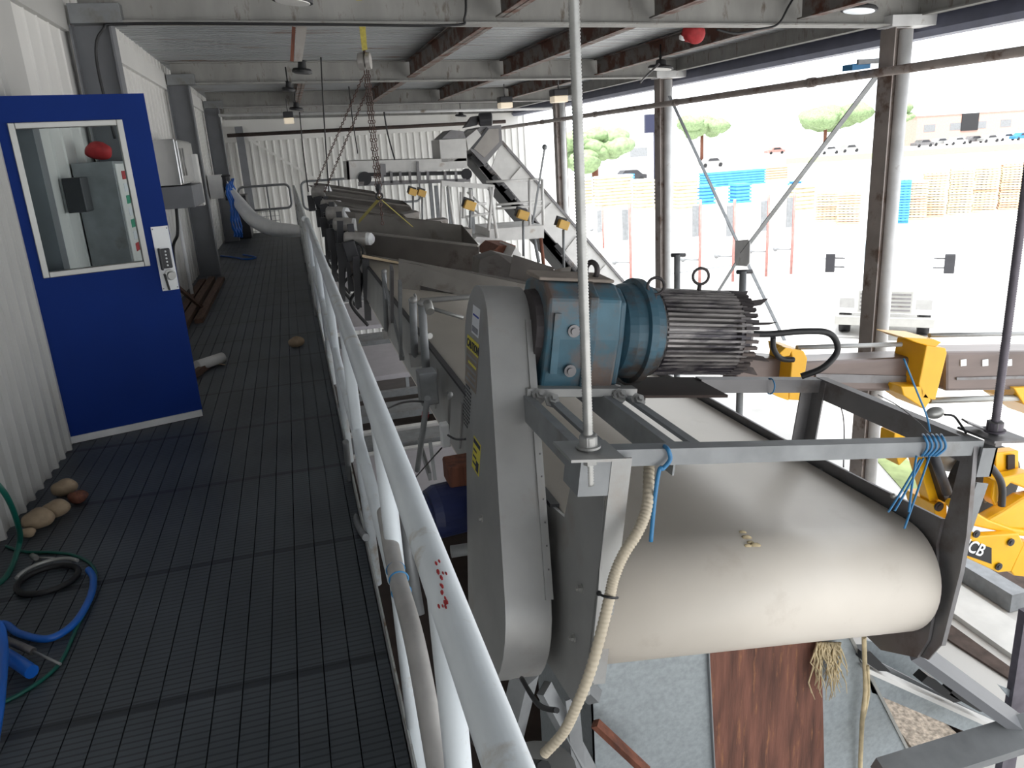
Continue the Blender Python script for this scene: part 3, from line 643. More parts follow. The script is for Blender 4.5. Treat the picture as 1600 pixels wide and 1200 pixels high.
# lower cross member behind guard
mb = MB(); mb.lbox((-.053, 2.30, -.20), (.0, 2.36, -.12)); mb.build('stub_member', 'ss', cv)
mb = MB(); mb.beam(L(-.1, 2.18, -.56), L(-.12, 2.35, -1.3), .07, .07); mb.build('frame_leg', 'galvd', cv)
# belt edge seal
mb = MB(); mb.lbox((-.02, 2.3, -.004), (.012, YF, .010)); mb.build('edge_seal', 'black', cv)
mb = MB()
for yy in (3.0, 3.35, 3.7, 4.4): mb.lbox((-.014, yy, -.30), (-.022, yy + .03, -.06))
mb.build('side_rib', 'ss', cv)

# hanger rods
def rod(px0, top, plate, lb, m, mp, tail):
    c = L(*plate); t = thing('hanger_rod', lb, 'hanger rod', c, 'threaded rods carrying the conveyor')
    pts = []; rs = []; z = c.z - tail
    while z < top:
        pts += [(c.x, c.y, z), (c.x, c.y, z + .004)]; rs += [.0142, .0120]; z += .008
    mb = MB(); mb.tube(pts, rs, 14); mb.build('threaded_rod', m, t)
    mb = MB(); mb.disc_stack(c + Vector((0, 0, .012)), (0, 0, 1), [(0, .034), (.006, .034), (.0061, .025), (.032, .025)], 28); mb.build('washer', m, t)
    mb = MB(); mb.disc_stack(c + Vector((0, 0, .018)), (0, 0, 1), [(0, .026), (.028, .026), (.03, .022)], 6); mb.disc_stack(c - Vector((0, 0, .035)), (0, 0, 1), [(0, .026), (.028, .026)], 6); mb.build('hex_nut', mp, t)
    mb = MB(); mb.ob(c + EU * (.0), EU * .078, EV * .075, EW * .004); mb.build('bearing_plate', mp, t)
    return t
rod(0, 2.86, (-.085, 1.87, .36), 'pale threaded rod with plate at the near left corner of the conveyor', 'rod', 'ss', .10)
rod(0, 2.86, (1.385, 1.93, .36), 'dark threaded rod with plate at the right corner of the conveyor frame', 'rodd', 'ssd', .055)
mb = MB(); mb.beam(L(1.31, 1.985, .39), L(1.37, 1.96, .37), .05, .006, EW); one(mb, 'steel_clip', 'ssd', 'bent steel clip beside the right hanger rod nut', 'clip')

# ---- drive guard
gd = thing('drive_guard', 'tall rounded stainless guard over the belt drive chain', 'drive guard', L(-.14, 2.3, -.6))
def slot(cy0, cw0, r0, cy1, cw1, r1, n=14):
    c0 = Vector((cy0, cw0)); c1 = Vector((cy1, cw1)); dv = c1 - c0; dl_ = dv.length; base = math.atan2(dv.y, dv.x); off = math.acos((r0 - r1) / dl_)
    pts = []
    a0 = base + off; a1 = base - off + 2 * math.pi
    for k in range(n + 1): a = a0 + (a1 - a0) * k / n; pts.append((c0.x + r0 * math.cos(a), c0.y + r0 * math.sin(a)))
    a0 = base - off; a1 = base + off
    for k in range(n + 1): a = a0 + (a1 - a0) * k / n; pts.append((c1.x + r1 * math.cos(a), c1.y + r1 * math.sin(a)))
    return pts
sl = slot(2.35, -.37, .265, 2.735, .50, .18)
mb = MB(); n = len(sl); g0, g1 = -.21, -.055
vs = [L(g0, y, w_) for y, w_ in sl] + [L(g1, y, w_) for y, w_ in sl]
mb.add(vs, [tuple(range(n)), tuple(range(n, 2 * n))[::-1]]); mb.add(vs, [(i, n + i, n + (i + 1) % n, (i + 1) % n) for i in range(n)], True)
go = mb.build('guard_shell', 'ss', gd, .004)
c0 = Vector((2.35, -.37)); c1 = Vector((2.735, .50)); dv = c1 - c0; ba = math.atan2(dv.y, dv.x) + math.acos(.085 / dv.length); nn = Vector((math.cos(ba), math.sin(ba)))
q0 = c0 + nn * .268; q1 = c1 + nn * .183; nw = EV * nn.x + EW * nn.y
p0 = L(-.062, q1.x, q1.y); p1 = L(-.062, q0.x, q0.y); gf = MB(); gf.ob((p0 + p1) / 2, (p1 - p0) / 2, EU * .013, nw * .004); gf.build('seam_flange', 'ss', gd)
mb = MB()
for k in range(7):
    q = p0.lerp(p1, .42 + .56 * k / 7) + EU * .004; mb.ball(q + nw * .004, .0035, n=6)
mb.build('rivet', 'ssd', gd)
def gface(y, w_, o=.0015): return L(g0 - o, y, w_)
def sticker(y0, y1, w0_, w1_, name, m, par, o=.0015):
    mb = MB(); mb.prism([gface(y0, w0_, o), gface(y1, w0_, o), gface(y1, w1_, o), gface(y0, w1_, o)], EU * .001); return mb.build(name, m, par)
sk = sticker(2.80, 2.69, .495, .60, 'barcode_label', 'paper', gd)
sticker(2.79, 2.70, .563, .570, 'label_stripe', 'blueink', sk, .002)
for k in range(9): sticker(2.79 - k * .0105, 2.785 - k * .0105, .503, .525, 'barcode_bar', 'ink', sk, .002)
sk = sticker(2.86, 2.67, .29, .475, 'caution_label', 'dust', gd)
sticker(2.86, 2.67, .425, .475, 'caution_header', 'yellows', sk, .002)
text('CAUTION', 'caution_text', 'ink', gface(2.855, .435, .003), -EV, EW, .042, sk, bold=.0006)
for k in range(5): sticker(2.85 - .03 * (k % 2), 2.69, .305 + k * .023, .315 + k * .023, 'label_line', 'yellows' if k == 3 else 'galvd', sk, .002)
sk = sticker(2.66, 2.55, .015, .135, 'warning_label', 'yellows', gd)
sticker(2.655, 2.555, .112, .128, 'label_line', 'ink', sk, .002); sticker(2.60, 2.56, .022, .06, 'label_mark', 'ink', sk, .002)
for k in range(3): sticker(2.65, 2.60, .035 + k * .025, .043 + k * .025, 'label_line', 'ink', sk, .002)
# perforated inspection window
mb = MB()
for i in range(13):
    for j in range(5):
        yy = 2.86 - j * .025; ww = .30 - i * .014
        if ((j - 2) / 2.6) ** 2 + ((i - 6) / 6.8) ** 2 > 1: continue
        mb.prism([gface(yy, ww, .001), gface(yy - .016, ww, .001), gface(yy - .016, ww - .007, .001), gface(yy, ww - .007, .001)], EU * .0008)
mb.build('vent_slots', 'black', gd)
mb = MB(); mb.disc_stack(gface(2.47, -.11, 0), -EU, [(0, .016), (.003, .016), (.0031, .009), (.012, .009)], 6); mb.build('guard_bolt', 'alu', gd)

# ---- gear motor
gm = thing('gear_motor', 'teal gearbox with a big weathered finned motor above the belt', 'gear motor', L(.3, 2.62, .34))
GY = 2.635; GW = .545
def oct_(w_, r, ch): return [(-r, -w_ + 0), ]
mb = MB(); hs = [(-.15, -.19), (.15, -.19), (.155, -.10), (.17, -.02), (.155, .08), (.12, .165), (.04, .185), (-.09, .185), (-.165, .14), (-.175, .0), (-.165, -.1)]
mb.prism([L(-.03, GY + a, GW + b) for a, b in hs], EU * .27); mb.build('gearbox_housing', 'teal', gm, .012)
mb = MB(); mb.prism([L(.11, GY + a * 1.07, GW + b * 1.05) for a, b in hs], EU * .04); mb.build('housing_rib', 'tealb', gm, .008)
mb = MB(); mb.prism([L(-.05, GY + a, GW + b) for a, b in ((-.10, .188), (.06, .188), (.06, .205), (-.10, .20))], EU * .28); mb.build('top_cover', 'dust', gm, .006)
mb = MB(); mb.prism([L(.235, GY + a * .9, GW + b * .92) for a, b in hs], EU * .03); mb.build('input_cover', 'tealb', gm, .01)
mb = MB(); mb.disc_stack(L(-.055, GY, GW), EU, [(0, .14), (.04, .15)], 24); mb.build('output_hub', 'motord', gm)
for ww in (.03, -.11):
    mb = MB(); mb.disc_stack(L(.065, GY - .172, GW + ww), -EV, [(0, .022), (.008, .022), (.0081, .012), (.016, .012)], 16); mb.build('plug', 'ssd', gm)
mb = MB(); mb.prism([L(-.01, GY - .172, GW + q) for q in (-.12, .09)] + [L(.015, GY - .172, GW + q) for q in (.09, -.12)], -EV * .012); mb.build('name_plate', 'teal', gm)
mb = MB(); mb.ring(L(.17, GY - .02, GW + .22), EU + EV * .4, .030, .010, 20, 8); mb.cyl(L(.17, GY - .02, GW + .16), L(.17, GY - .02, GW + .195), .014); mb.build('lifting_eye', 'motord', gm)
mb = MB(); mb.disc_stack(L(.262, GY, GW), EU, [(0, .135), (.02, .165), (.05, .175), (.085, .178), (.09, .196), (.118, .196), (.12, .175), (.165, .165)], 40); mb.build('adapter_flange', 'tealb', gm)
# motor barrel with fins
mu0, mu1 = .43, .745
mb = MB(); mb.disc_stack(L(mu0 - .02, GY, GW), EU, [(0, .155), (.015, .168), (.03, .138), (mu1 - mu0, .136), (mu1 - mu0 + .01, .155), (mu1 - mu0 + .05, .155), (mu1 - mu0 + .075, .13), (mu1 - mu0 + .08, .06)], 44); mo = mb.build('motor_barrel', 'motor', gm)
mb = MB()
for k in range(52):
    a = 2 * math.pi * k / 52; dd_ = EV * math.cos(a) + EW * math.sin(a); tt = -EV * math.sin(a) + EW * math.cos(a)
    mb.ob(L((mu0 + mu1) / 2 + .004, GY, GW) + dd_ * .147, EU * ((mu1 - mu0) / 2), dd_ * .016, tt * .0042)
fo = mb.build('cooling_fins', 'motor', mo)
mb = MB()
for k in range(40):
    a = 2 * math.pi * k / 40; dd_ = EV * math.cos(a) + EW * math.sin(a); mb.ob(L(mu1 + .03, GY, GW) + dd_ * .156, EU * .028, dd_ * .008, (dd_.cross(EU)) * .006)
mb.build('fan_cowl_rim', 'motord', mo)
for k, a in enumerate((62, 25, -28, -60, 110, 160, 210, 260)):
    a = math.radians(180 - a); dd_ = EV * math.cos(a) + EW * math.sin(a)
    mb = MB(); q = L(mu1 + .05, GY, GW) + dd_ * .125; cr_ = dd_.cross(EU); mb.prism([q, q + dd_ * .03, q + dd_ * .045 + EU * .075, q + dd_ * .015 + EU * .06], cr_ * .004 + EU * .002); mb.build('fan_blade', 'motord', mo)
for u in (.39, .62):
    mb = MB(); wtop = GW + (.17 if u > .5 else .14); yy = GY + (0.0 if u > .5 else -.10)
    mb.cyl(L(u, yy, wtop - .02), L(u, yy, wtop + .015), .008); mb.ring(L(u, yy, wtop + .045), EV + EU * .25, .030, .0055, 22, 8); mb.build('lifting_eye', 'motord', mo)
# base plate & bolts
mb = MB(); mb.lbox((-.09, 2.44, .345), (.32, 2.49, .375)); mb.lbox((-.09, 2.49, .350), (.32, 2.80, .358)); mb.build('base_plate', 'ss', gm, .002)
mb = MB(); mb.lbox((.33, 2.46, .335), (.70, 2.72, .345)); mb.lbox((.33, 2.45, .30), (.36, 2.7, .34)); mb.build('drip_tray', 'dark', gm)
for u, yy in ((-.05, 2.43), (-.02, 2.38), (.25, 2.43), (.29, 2.37), (-.07, 2.47), (.26, 2.50)):
    mb = MB(); mb.disc_stack(L(u, yy, .352), EW * .6 - EV * .8, [(0, .028), (.006, .028), (.0061, .017), (.022, .017), (.0221, .010), (.035, .010)], 6); mb.build('clamp_bolt', 'ss', gm)
# motor lead
mb = MB(); Q = lambda a, b, y=2.62: P(a, b, y=y)
mb.tube(spline([L(mu1 + .06, GY, GW), Q(1200, 522), Q(1250, 518), Q(1290, 519), Q(1306, 532), Q(1307, 552), Q(1285, 575), Q(1252, 588, 2.66)], 8), .013, 12)
one(mb, 'motor_cable', 'black', 'thick black cable looping from the end of the big motor', 'cable')
mb = MB(); mb.tube(spline([Q(1208, 527), Q(1209, 545), Q(1220, 560), Q(1240, 562)], 6), .011, 10); one(mb, 'short_cable', 'black', 'short black cable dropping from the motor cable', 'cable')
# side light on the frame
t = thing('indicator_light', 'small clear indicator light on a bent black stalk by the right corner', 'light', P(1461, 645, y=2.02))
mb = MB(); mb.ball(P(1461, 645, y=2.02), .026, (1.3, .8, .8)); mb.build('lens', 'alu', t)
mb = MB(); mb.tube(spline([P(1476, 648, y=2.0), P(1490, 650, y=2.0), P(1500, 662, y=1.98), P(1510, 677, y=1.95)]), .004, 8); mb.build('stalk', 'black', t)

# beige corrugated hose
pp = spline([P(1014, 700, y=1.99), P(1014, 735, y=1.93), P(1011, 790, y=1.84), P(998, 828, y=1.80), P(975, 865, y=1.79), P(960, 900, y=1.78), P(952, 935, y=1.77), P(940, 985, y=1.77), P(922, 1050, y=1.78), P(900, 1105, y=1.80), P(880, 1145, y=1.83), P(850, 1178, y=1.87)], 30)
mb = MB(); mb.tube(pp, [.0165 if i % 4 < 2 else .0146 for i in range(len(pp))], 14); hs_ = one(mb, 'corrugated_hose', 'beige', 'beige corrugated hose hanging down in front of the belt drum', 'hose')
mb = MB(); mb.tube(spline([P(935, 927, y=1.80), P(942, 931, y=1.765), P(955, 934, y=1.752), P(965, 934, y=1.77)]), .004, 6); mb.ball(P(936, 927, y=1.80), .008, n=8); one(mb, 'cable_tie', 'black', 'black cable tie holding the beige hose to the frame', 'cable tie')
# blue cable ties
def tie(pix, lb, r=.0035, m='bluep', y=1.87):
    mb = MB(); mb.tube(spline([P(a, b, y=(c[0] if c else y)) for a, b, *c in pix], 6), r, 8); return one(mb, 'cable_tie', m, lb, 'cable tie', 'blue ties on the frame')
tie([(1038, 697, 1.90), (1044, 703, 1.875), (1047, 718, 1.87), (1036, 732, 1.865), (1030, 735, 1.865), (1023, 780, 1.85), (1017, 846, 1.84)], 'bright blue tie hanging down from the left part of the crossbar', .0065)
for k in range(5):
    x0 = 1442 + k * 7.0
    mb = MB(); mb.tube(spline([P(x0, 679, y=1.945), P(x0 + 2, 682, y=1.885), P(x0 + 7, 692, y=1.875), P(x0 + 6, 702, y=1.875), P(x0 - 2 - k * 1.5, 712, y=1.885), P(x0 - 3, 700, y=1.93)], 5), .0042, 8)
    one(mb, 'cable_tie', 'bluep', 'blue tie wound on the right end of the crossbar, %s of five from the left' % ('first', 'second', 'third', 'fourth', 'fifth')[k], 'cable tie', 'blue ties on the frame')
for k, (a, b, lb) in enumerate((((1438, 718), (1388, 800), 'leftmost'), ((1443, 716), (1398, 798), 'second from left'), ((1452, 714), (1413, 826), 'rightmost'), ((1432, 712), (1420, 800), 'short middle'))):
    mb = MB(); mb.tube(spline([P(a[0], a[1], y=1.87), P((a[0] + b[0]) / 2 - 1, (a[1] + b[1]) / 2 + 3, y=1.84), P(b[0], b[1], y=1.81)], 5), .0036, 8); one(mb, 'tie_tail', 'bluep', 'blue tie tail hanging at the right end of the crossbar, %s' % lb, 'cable tie', 'blue ties on the frame')
mb = MB(); mb.tube(spline([P(1412, 560, y=1.95), P(1432, 610, y=1.93), P(1448, 650, y=1.92), P(1453, 675, y=1.90)], 5), .003, 8); one(mb, 'tie_tail', 'bluep', 'blue tie tail sticking up above the right end of the crossbar', 'cable tie')
mb = MB(); mb.tube(spline([P(1372, 617, y=2.3), P(1400, 632, y=2.15), P(1430, 655, y=2.0), P(1452, 678, y=1.92)], 6), .002, 6); one(mb, 'thin_wire', 'ssd', 'thin grey wire running to the bundle of blue ties', 'wire')
mb = MB(); mb.tube(spline([P(1304, 618, y=2.62), P(1315, 640, y=2.62), P(1319, 670, y=2.62), P(1318, 730, y=2.62)], 6), .003, 6); one(mb, 'thin_wire', 'ssd', 'thin wire hanging beside the rear frame upright', 'wire')
mb = MB(); mb.ring(L(1.02, 2.665, .322), EU, .032, .003, 16, 6); one(mb, 'cable_tie', 'bluep', 'dark blue tie round the rear crossbar', 'cable tie', 'blue ties on the frame')

# ---- chute under the drum
ch = thing('discharge_chute', 'galvanised discharge chute with a rusted middle under the belt drum', 'chute', (1.4, 2.3, -3))
YC = 2.22
def cpoly(ps, y): return [P(a, b, y=y) for a, b in ps]
def cxx(px_, zt, py0=1020, px2=None, py2=1200):
    a_ = P(px_, py0, y=YC); b_ = P(px2 if px2 else px_, py2, y=YC); k = (b_.x - a_.x) / (b_.z - a_.z); return a_.x + k * (zt - a_.z)
ZT = -.06; ZB = -3.0
e = [(.80, .80), (cxx(1108, ZT, 1040, 1116), cxx(1108, ZB, 1040, 1116)), (cxx(1284, ZT, 1015, 1288), cxx(1284, ZB, 1015, 1288)), (cxx(1330, ZT, 1000, 1432), cxx(1330, ZB, 1000, 1432))]
for (t0, b0), (t1, b1), nm, m in ((e[0], e[1], 'front_panel', 'galv'), (e[1], e[2], 'rusted_panel', 'rustp'), (e[2], e[3], 'front_panel', 'galv')):
    mb = MB(); mb.prism([(t0, YC, ZT), (t1, YC, ZT), (b1, YC, ZB), (b0, YC, ZB)], (0, .006, 0)); mb.build(nm, m, ch)
mb = MB(); mb.beam((e[3][0], YC - .004, ZT), (e[3][1], YC - .004, ZB), .012, .012, (0, 1, 0)); mb.build('edge_strip', 'alu', ch)
mb = MB(); mb.beam((e[1][0] - .006, YC - .003, ZT), (e[1][1] - .006, YC - .003, ZB), .004, .03, (0, 1, 0)); mb.build('seam', 'galvd', ch)
mb = MB(); mb.prism([(e[3][0], YC, ZT), (e[3][0], YC + .7, ZT), (e[3][1], YC + .7, ZB), (e[3][1], YC, ZB)], (-.006, 0, 0)); mb.prism([(.80, YC, -.06), (.80, YC + .7, -.6), (.80, YC + .7, -3.0), (.80, YC, -3.0)], (.006, 0, 0)); mb.box((.80, YC + .7, ZB), (1.8, YC + .706, -.6)); mb.build('side_panel', 'galv', ch)
# dried roots
mb = MB(); rr_ = random.Random(5); base = P(1292, 1012, y=2.2)
for k in range(60):
    q0 = P(1276 + rr_.random() * 38, 1004, y=2.19); q = q0.copy(); pts_ = [q0]
    ln = .08 + rr_.random() * .17
    for j in range(6): q = q + Vector((rr_.uniform(-.016, .018), rr_.uniform(-.012, .008), -ln / 6)); q.y = min(q.y, 2.213); pts_.append(q.copy())
    mb.tube(pts_, [.0042, .0038, .0034, .003, .0026, .002, .0012], 5)
one(mb, 'dried_roots', 'root', 'tangle of pale dried roots hanging from the belt drum', 'roots')
mb = MB(); mb.tube(spline([P(1350, 995, y=2.16), P(1351, 1030, y=2.17), P(1352, 1080, y=2.18), P(1347, 1130, y=2.19), P(1343, 1230, y=2.2)], 6), [.009] * 25, 8); mb.tube(spline([P(1356, 1040, y=2.16), P(1357, 1085, y=2.18), P(1349, 1125, y=2.19)], 6), .006, 6)
one(mb, 'dried_stalk', 'root', 'long straw coloured stalk hanging down the chute, right of the roots', 'stalk')
# base frame at lower right
bf = thing('support_frame', 'galvanised support frame under the right corner of the conveyor', 'support frame', (2.2, 2.1, -1.2))
def fr_beam(a, b, w_, h, nm, m, y0=2.0, y1=2.0): mb = MB(); mb.beam(P(a[0], a[1], y=y0), P(b[0], b[1], y=y1), w_, h, (0, -.4, 1)); return mb.build(nm, m, bf)
fr_beam((1425, 1012), (1640, 1168), .09, .04, 'diagonal_strut', 'col', 2.0, 1.98)
def strip(ps, y, th, nm, m): mb = MB(); mb.prism([P(a_, b_, y=y) for a_, b_ in ps], (0, th, 0)); return mb.build(nm, m, bf)
strip([(1352, 1000), (1400, 1012), (1640, 1140), (1640, 1180), (1352, 1030)], 2.42, .01, 'upper_beam', 'galv')
strip([(1350, 1022), (1640, 1172), (1640, 1185), (1350, 1040)], 2.28, .01, 'upper_flange', 'galvd')
strip([(1354, 1044), (1588, 1150), (1588, 1156), (1356, 1052)], 2.18, .08, 'channel_beam', 'whitey')
strip([(1356, 1052), (1588, 1156), (1560, 1160), (1500, 1140), (1362, 1082)], 2.22, .008, 'channel_web', 'galv')
for ps in ([(1346, 1018), (1360, 1018), (1392, 1050), (1372, 1048), (1345, 1030)], [(1450, 1056), (1462, 1062), (1502, 1096), (1490, 1098), (1440, 1066)], [(1492, 1074), (1504, 1080), (1542, 1112), (1530, 1112), (1484, 1086)]): strip(ps, 2.19, .05, 'rubber_block', 'black')
strip([(1560, 1070), (1640, 1105), (1640, 1140), (1600, 1118)], 2.6, .01, 'rear_beam', 'galv')
fr_beam((1380, 1215), (1650, 1130), .12, .07, 'bottom_beam', 'galvd', 1.95, 1.95)
fr_beam((880, 1040), (930, 1090), .05, .05, 'left_strut', 'galvd', 2.22, 2.2)
fr_beam((850, 1075), (925, 1215), .06, .03, 'left_post', 'galvd', 2.2, 2.2)
fr_beam((893, 1090), (905, 1215), .05, .012, 'left_plate', 'galvd', 2.18, 2.18)
fr_beam((930, 1130), (1010, 1205), .03, .03, 'rusty_strut', 'rust', 2.15, 2.1)
mb = MB(); mb.box((P(1590, 1000, y=2.6).x, 2.58, -3.69), (P(1612, 1000, y=2.6).x, 2.62, P(1595, 955, y=2.6).z)); one(mb, 'frame_post', 'rodd', 'dark upright post at the lower right edge of the view', 'post')

# ================================================================== LEFT SIDE OF CONVEYOR: supports, sensors
def up_pipe(pa, pb, x, r, m='galvd'): mb = MB(); mb.tube([P(*pa, x=x), P(*pb, x=x)], r, 12); return mb
sidep = [((600, 425), (604, 520), .66, .020, 'first pull cord post counted from the far end'), ((645, 470), (648, 560), .64, .024, 'second side post, with a rounded top'), ((659, 475), (668, 610), .64, .024, 'third side post with clamp, nearest the drive guard')]
for i, (pa, pb, x, r, lb) in enumerate(sidep):
    t = thing('side_post', lb, 'side post', P(*pb, x=x), 'posts on the walkway side of the conveyor')
    up_pipe(pa, pb, x, r).build('post_tube', 'galvd', t)
    mb = MB(); mb.ball(P(pa[0], pa[1] - 1, x=x), r * 1.15, (1, 1, .8)); mb.build('post_cap', 'ss', t)
    mb = MB(); q = P(*pb, x=x); mb.box(q - Vector((.035, .03, .05)), q + Vector((.09, .03, .03))); mb.build('foot_bracket', 'ss', t)
# brackets
br = [((612, 418), (612, 500), .60, .03), ((625, 440), (626, 560), .60, .02), ((598, 430), (630, 560), .64, .02)]
for i, (a, b, x, r) in enumerate(br):
    mb = MB(); mb.beam(P(*a, x=x), P(*b, x=x), .02, r * 2); one(mb, 'steel_strap', 'galvd' if i else 'ssd', 'flat steel strap on the conveyor side, %s from the far end' % ('first', 'second', 'third')[i], 'strap', 'steel straps')
# clamp pipe across
t = thing('pull_rod', 'bright round rod reaching over the belt behind the drive guard', 'rod', P(655, 470, x=.66))
mb = MB(); mb.tube([P(657, 470, x=.66), P(735, 464, y=4.6), P(850, 459, y=4.4)], .016, 12); mb.build('rod_bar', 'ss', t)
mb = MB(); mb.cyl(P(668, 473, x=.66), P(672, 487, x=.66), .025); mb.cyl(P(664, 523, x=.66), P(672, 525, x=.68), .018); mb.build('collar', 'alu', t)
mb = MB(); mb.tube([P(650, 467, x=.66), P(648, 460, x=.66)], .008); mb.build('pin', 'alu', t)
mb = MB(); mb.tube([P(675, 482, y=5.4), P(724, 497, y=5.3)], .014, 10); one(mb, 'cross_rod', 'alu', 'pale rod lying across the belt behind the guard', 'rod')
# sensor box and stuff
mb = MB(); q = P(668, 605, x=.60); mb.box(q - Vector((.05, .06, .09)), q + Vector((.05, .06, .10))); one(mb, 'junction_box', 'galvd', 'grey junction box on the conveyor side left of the guard', 'junction box', bevel=.008)
t = thing('limit_switch', 'white limit switch with black cables left of the guard', 'switch', P(695, 680, x=.56))
mb = MB(); q = P(695, 678, x=.56); mb.box(q - Vector((.02, .03, .06)), q + Vector((.02, .03, .055))); mb.build('switch_body', 'white', t, .006)
mb = MB(); mb.tube(spline([P(700, 680, x=.55), P(712, 686, x=.56), P(728, 686, x=.57)]), .005, 8); mb.tube(spline([P(690, 700, x=.55), P(672, 720, x=.55), P(650, 745, x=.55)]), .004, 8); mb.build('switch_cable', 'black', t)
mb = MB(); mb.tube([P(668, 622, x=.53), P(652, 735, x=.50)], .016, 12); o = one(mb, 'sloping_tube', 'galvd', 'grey sloping tube with a red band left of the limit switch', 'tube')
mb = MB(); mb.tube([P(665, 645, x=.527), P(664, 652, x=.526)], .019, 12); bb = mb.build('red_band', 'red', o)
mb = MB(); mb.tube(spline([P(606, 638, x=.45), P(625, 630, x=.47), P(645, 627, x=.5), P(664, 628, x=.53)]), .006, 8); one(mb, 'thin_cable', 'black', 'thin black cable running to the top of the sloping tube', 'cable')
mb = MB(); mb.beam(P(702, 620, x=.62), P(700, 668, x=.62), .012, .03); mb.ball(P(703, 617, x=.62), .016, n=8); one(mb, 'slotted_strip', 'ss', 'slotted steel strip above the limit switch', 'bracket')

# lower equipment between walkway and conveyor
t = thing('lower_bin', 'row of dark bins with pale lids down below the conveyor', 'bin row', (.7, 5.5, -2.2))
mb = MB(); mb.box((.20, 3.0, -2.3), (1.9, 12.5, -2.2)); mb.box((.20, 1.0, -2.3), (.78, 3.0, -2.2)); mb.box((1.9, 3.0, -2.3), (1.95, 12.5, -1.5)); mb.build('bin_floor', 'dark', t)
def yr_(r, z=-1.25): return P(650, r, z=z).y
for (r0, r1, nm) in ((770, 702, 'nearest'), (580, 531, 'second'), (500, 462, 'third'), (440, 415, 'furthest')):
    mb = MB(); mb.box((.25, yr_(r0), -1.32), (1.35, yr_(r1), -1.25)); one(mb, 'bin_lid', 'lav', '%s pale flat lid below the conveyor' % nm, 'lid', 'pale lids below', bevel=.008)
for i, (r0, r1, m) in enumerate(((640, 622, 'galvd'), (665, 661, 'whitey'), (688, 670, 'galvd'), (699, 695, 'whitey'), (524, 512, 'galvd'), (606, 603, 'galvd'), (455, 448, 'galvd'))):
    mb = MB(); mb.box((.25, yr_(r0), -1.33), (1.35, yr_(r1), -1.25)); one(mb, 'cross_beam', m, 'lower cross beam below the conveyor, %s from the blue motor' % ('fourth', 'third, a thin pale one', 'second', 'first, a thin pale one', 'sixth', 'fifth, a narrow one', 'seventh')[i], 'cross beam', 'lower cross beams')
for i, (y0, x1_) in enumerate(((1.30, .80), )):
    mb = MB(); ibeam(mb, (.18, y0, -.85), (x1_, y0, -.85), .09, .14); one(mb, 'cross_beam', 'galvd', 'cross beam at the bottom of view beside the rail', 'cross beam', 'lower cross beams')
mb = MB(); ibeam(mb, (1.42, 3.1, -1.41), (1.42, 9.5, -1.41), .10, .14); one(mb, 'long_beam', 'galvd', 'long lower beam running beneath the conveyor', 'beam')
t = thing('blue_motor', 'dark blue electric motor below the rail beside the drive guard', 'motor', P(705, 830, x=.50))
q = P(712, 795, x=.50)
mb = MB(); mb.disc_stack(q + Vector((-.12, .0, 0)), (1, .15, 0), [(0, .04), (.005, .10), (.04, .115), (.30, .115), (.33, .10)], 32); mb.build('motor_body', 'bmotor', t)
mb = MB(); mb.box(q + Vector((-.02, -.02, .10)), q + Vector((.10, .12, .20))); mb.build('terminal_box', 'rust', t, .01)
for k in range(4): mb = MB(); mb.ring(q + Vector((-.125, 0, 0)), (1, .15, 0), .03 + .02 * k, .003, 20, 6); mb.build('cowl_ring', 'bmotor', t)
mb = MB(); q = P(705, 862, x=.52); mb.cyl(q, q + Vector((.25, 0, -.01)), .03); one(mb, 'drive_shaft', 'galvd', 'steel shaft stub under the blue motor', 'shaft')
mb = MB(); mb.beam(P(655, 690, x=.62), P(672, 745, x=.62), .02, .06); mb.beam(P(672, 690, x=.63), P(680, 750, x=.63), .02, .02); one(mb, 'ribbed_bracket', 'galvd', 'pair of steel struts beside the blue motor', 'bracket')
for i, (a, b, x, r) in enumerate((((815, 1060), (870, 1110), .50, .008), ((720, 1130), (790, 1190), .40, .012), ((780, 1150), (850, 1200), .45, .02), ((720, 1120), (760, 1150), .35, .01))):
    mb = MB(); A_ = P(*a, x=x); B_ = P(*b, x=x); mb.tube(spline([A_, (A_ + B_) / 2 + Vector((0, 0, -.04)), B_]), r, 8); one(mb, 'drain_hose', 'black', 'black hose below the guard, %s' % ('directly under its rounded bottom', 'right of the nearest rail post', 'beside the end of the beige hose', 'smallest, by the rail')[i], 'hose', 'black hoses below the guard')
mb = MB(); mb.disc_stack(P(880, 1185, y=2.1) + Vector((-.1, 0, -.12)), (0, 0, 1), [(0, .12), (.10, .14)], 24); one(mb, 'drain_funnel', 'ss', 'round steel funnel where the beige hose ends', 'funnel')

ORD_ = ['first', 'second', 'third', 'fourth', 'fifth', 'sixth', 'seventh']
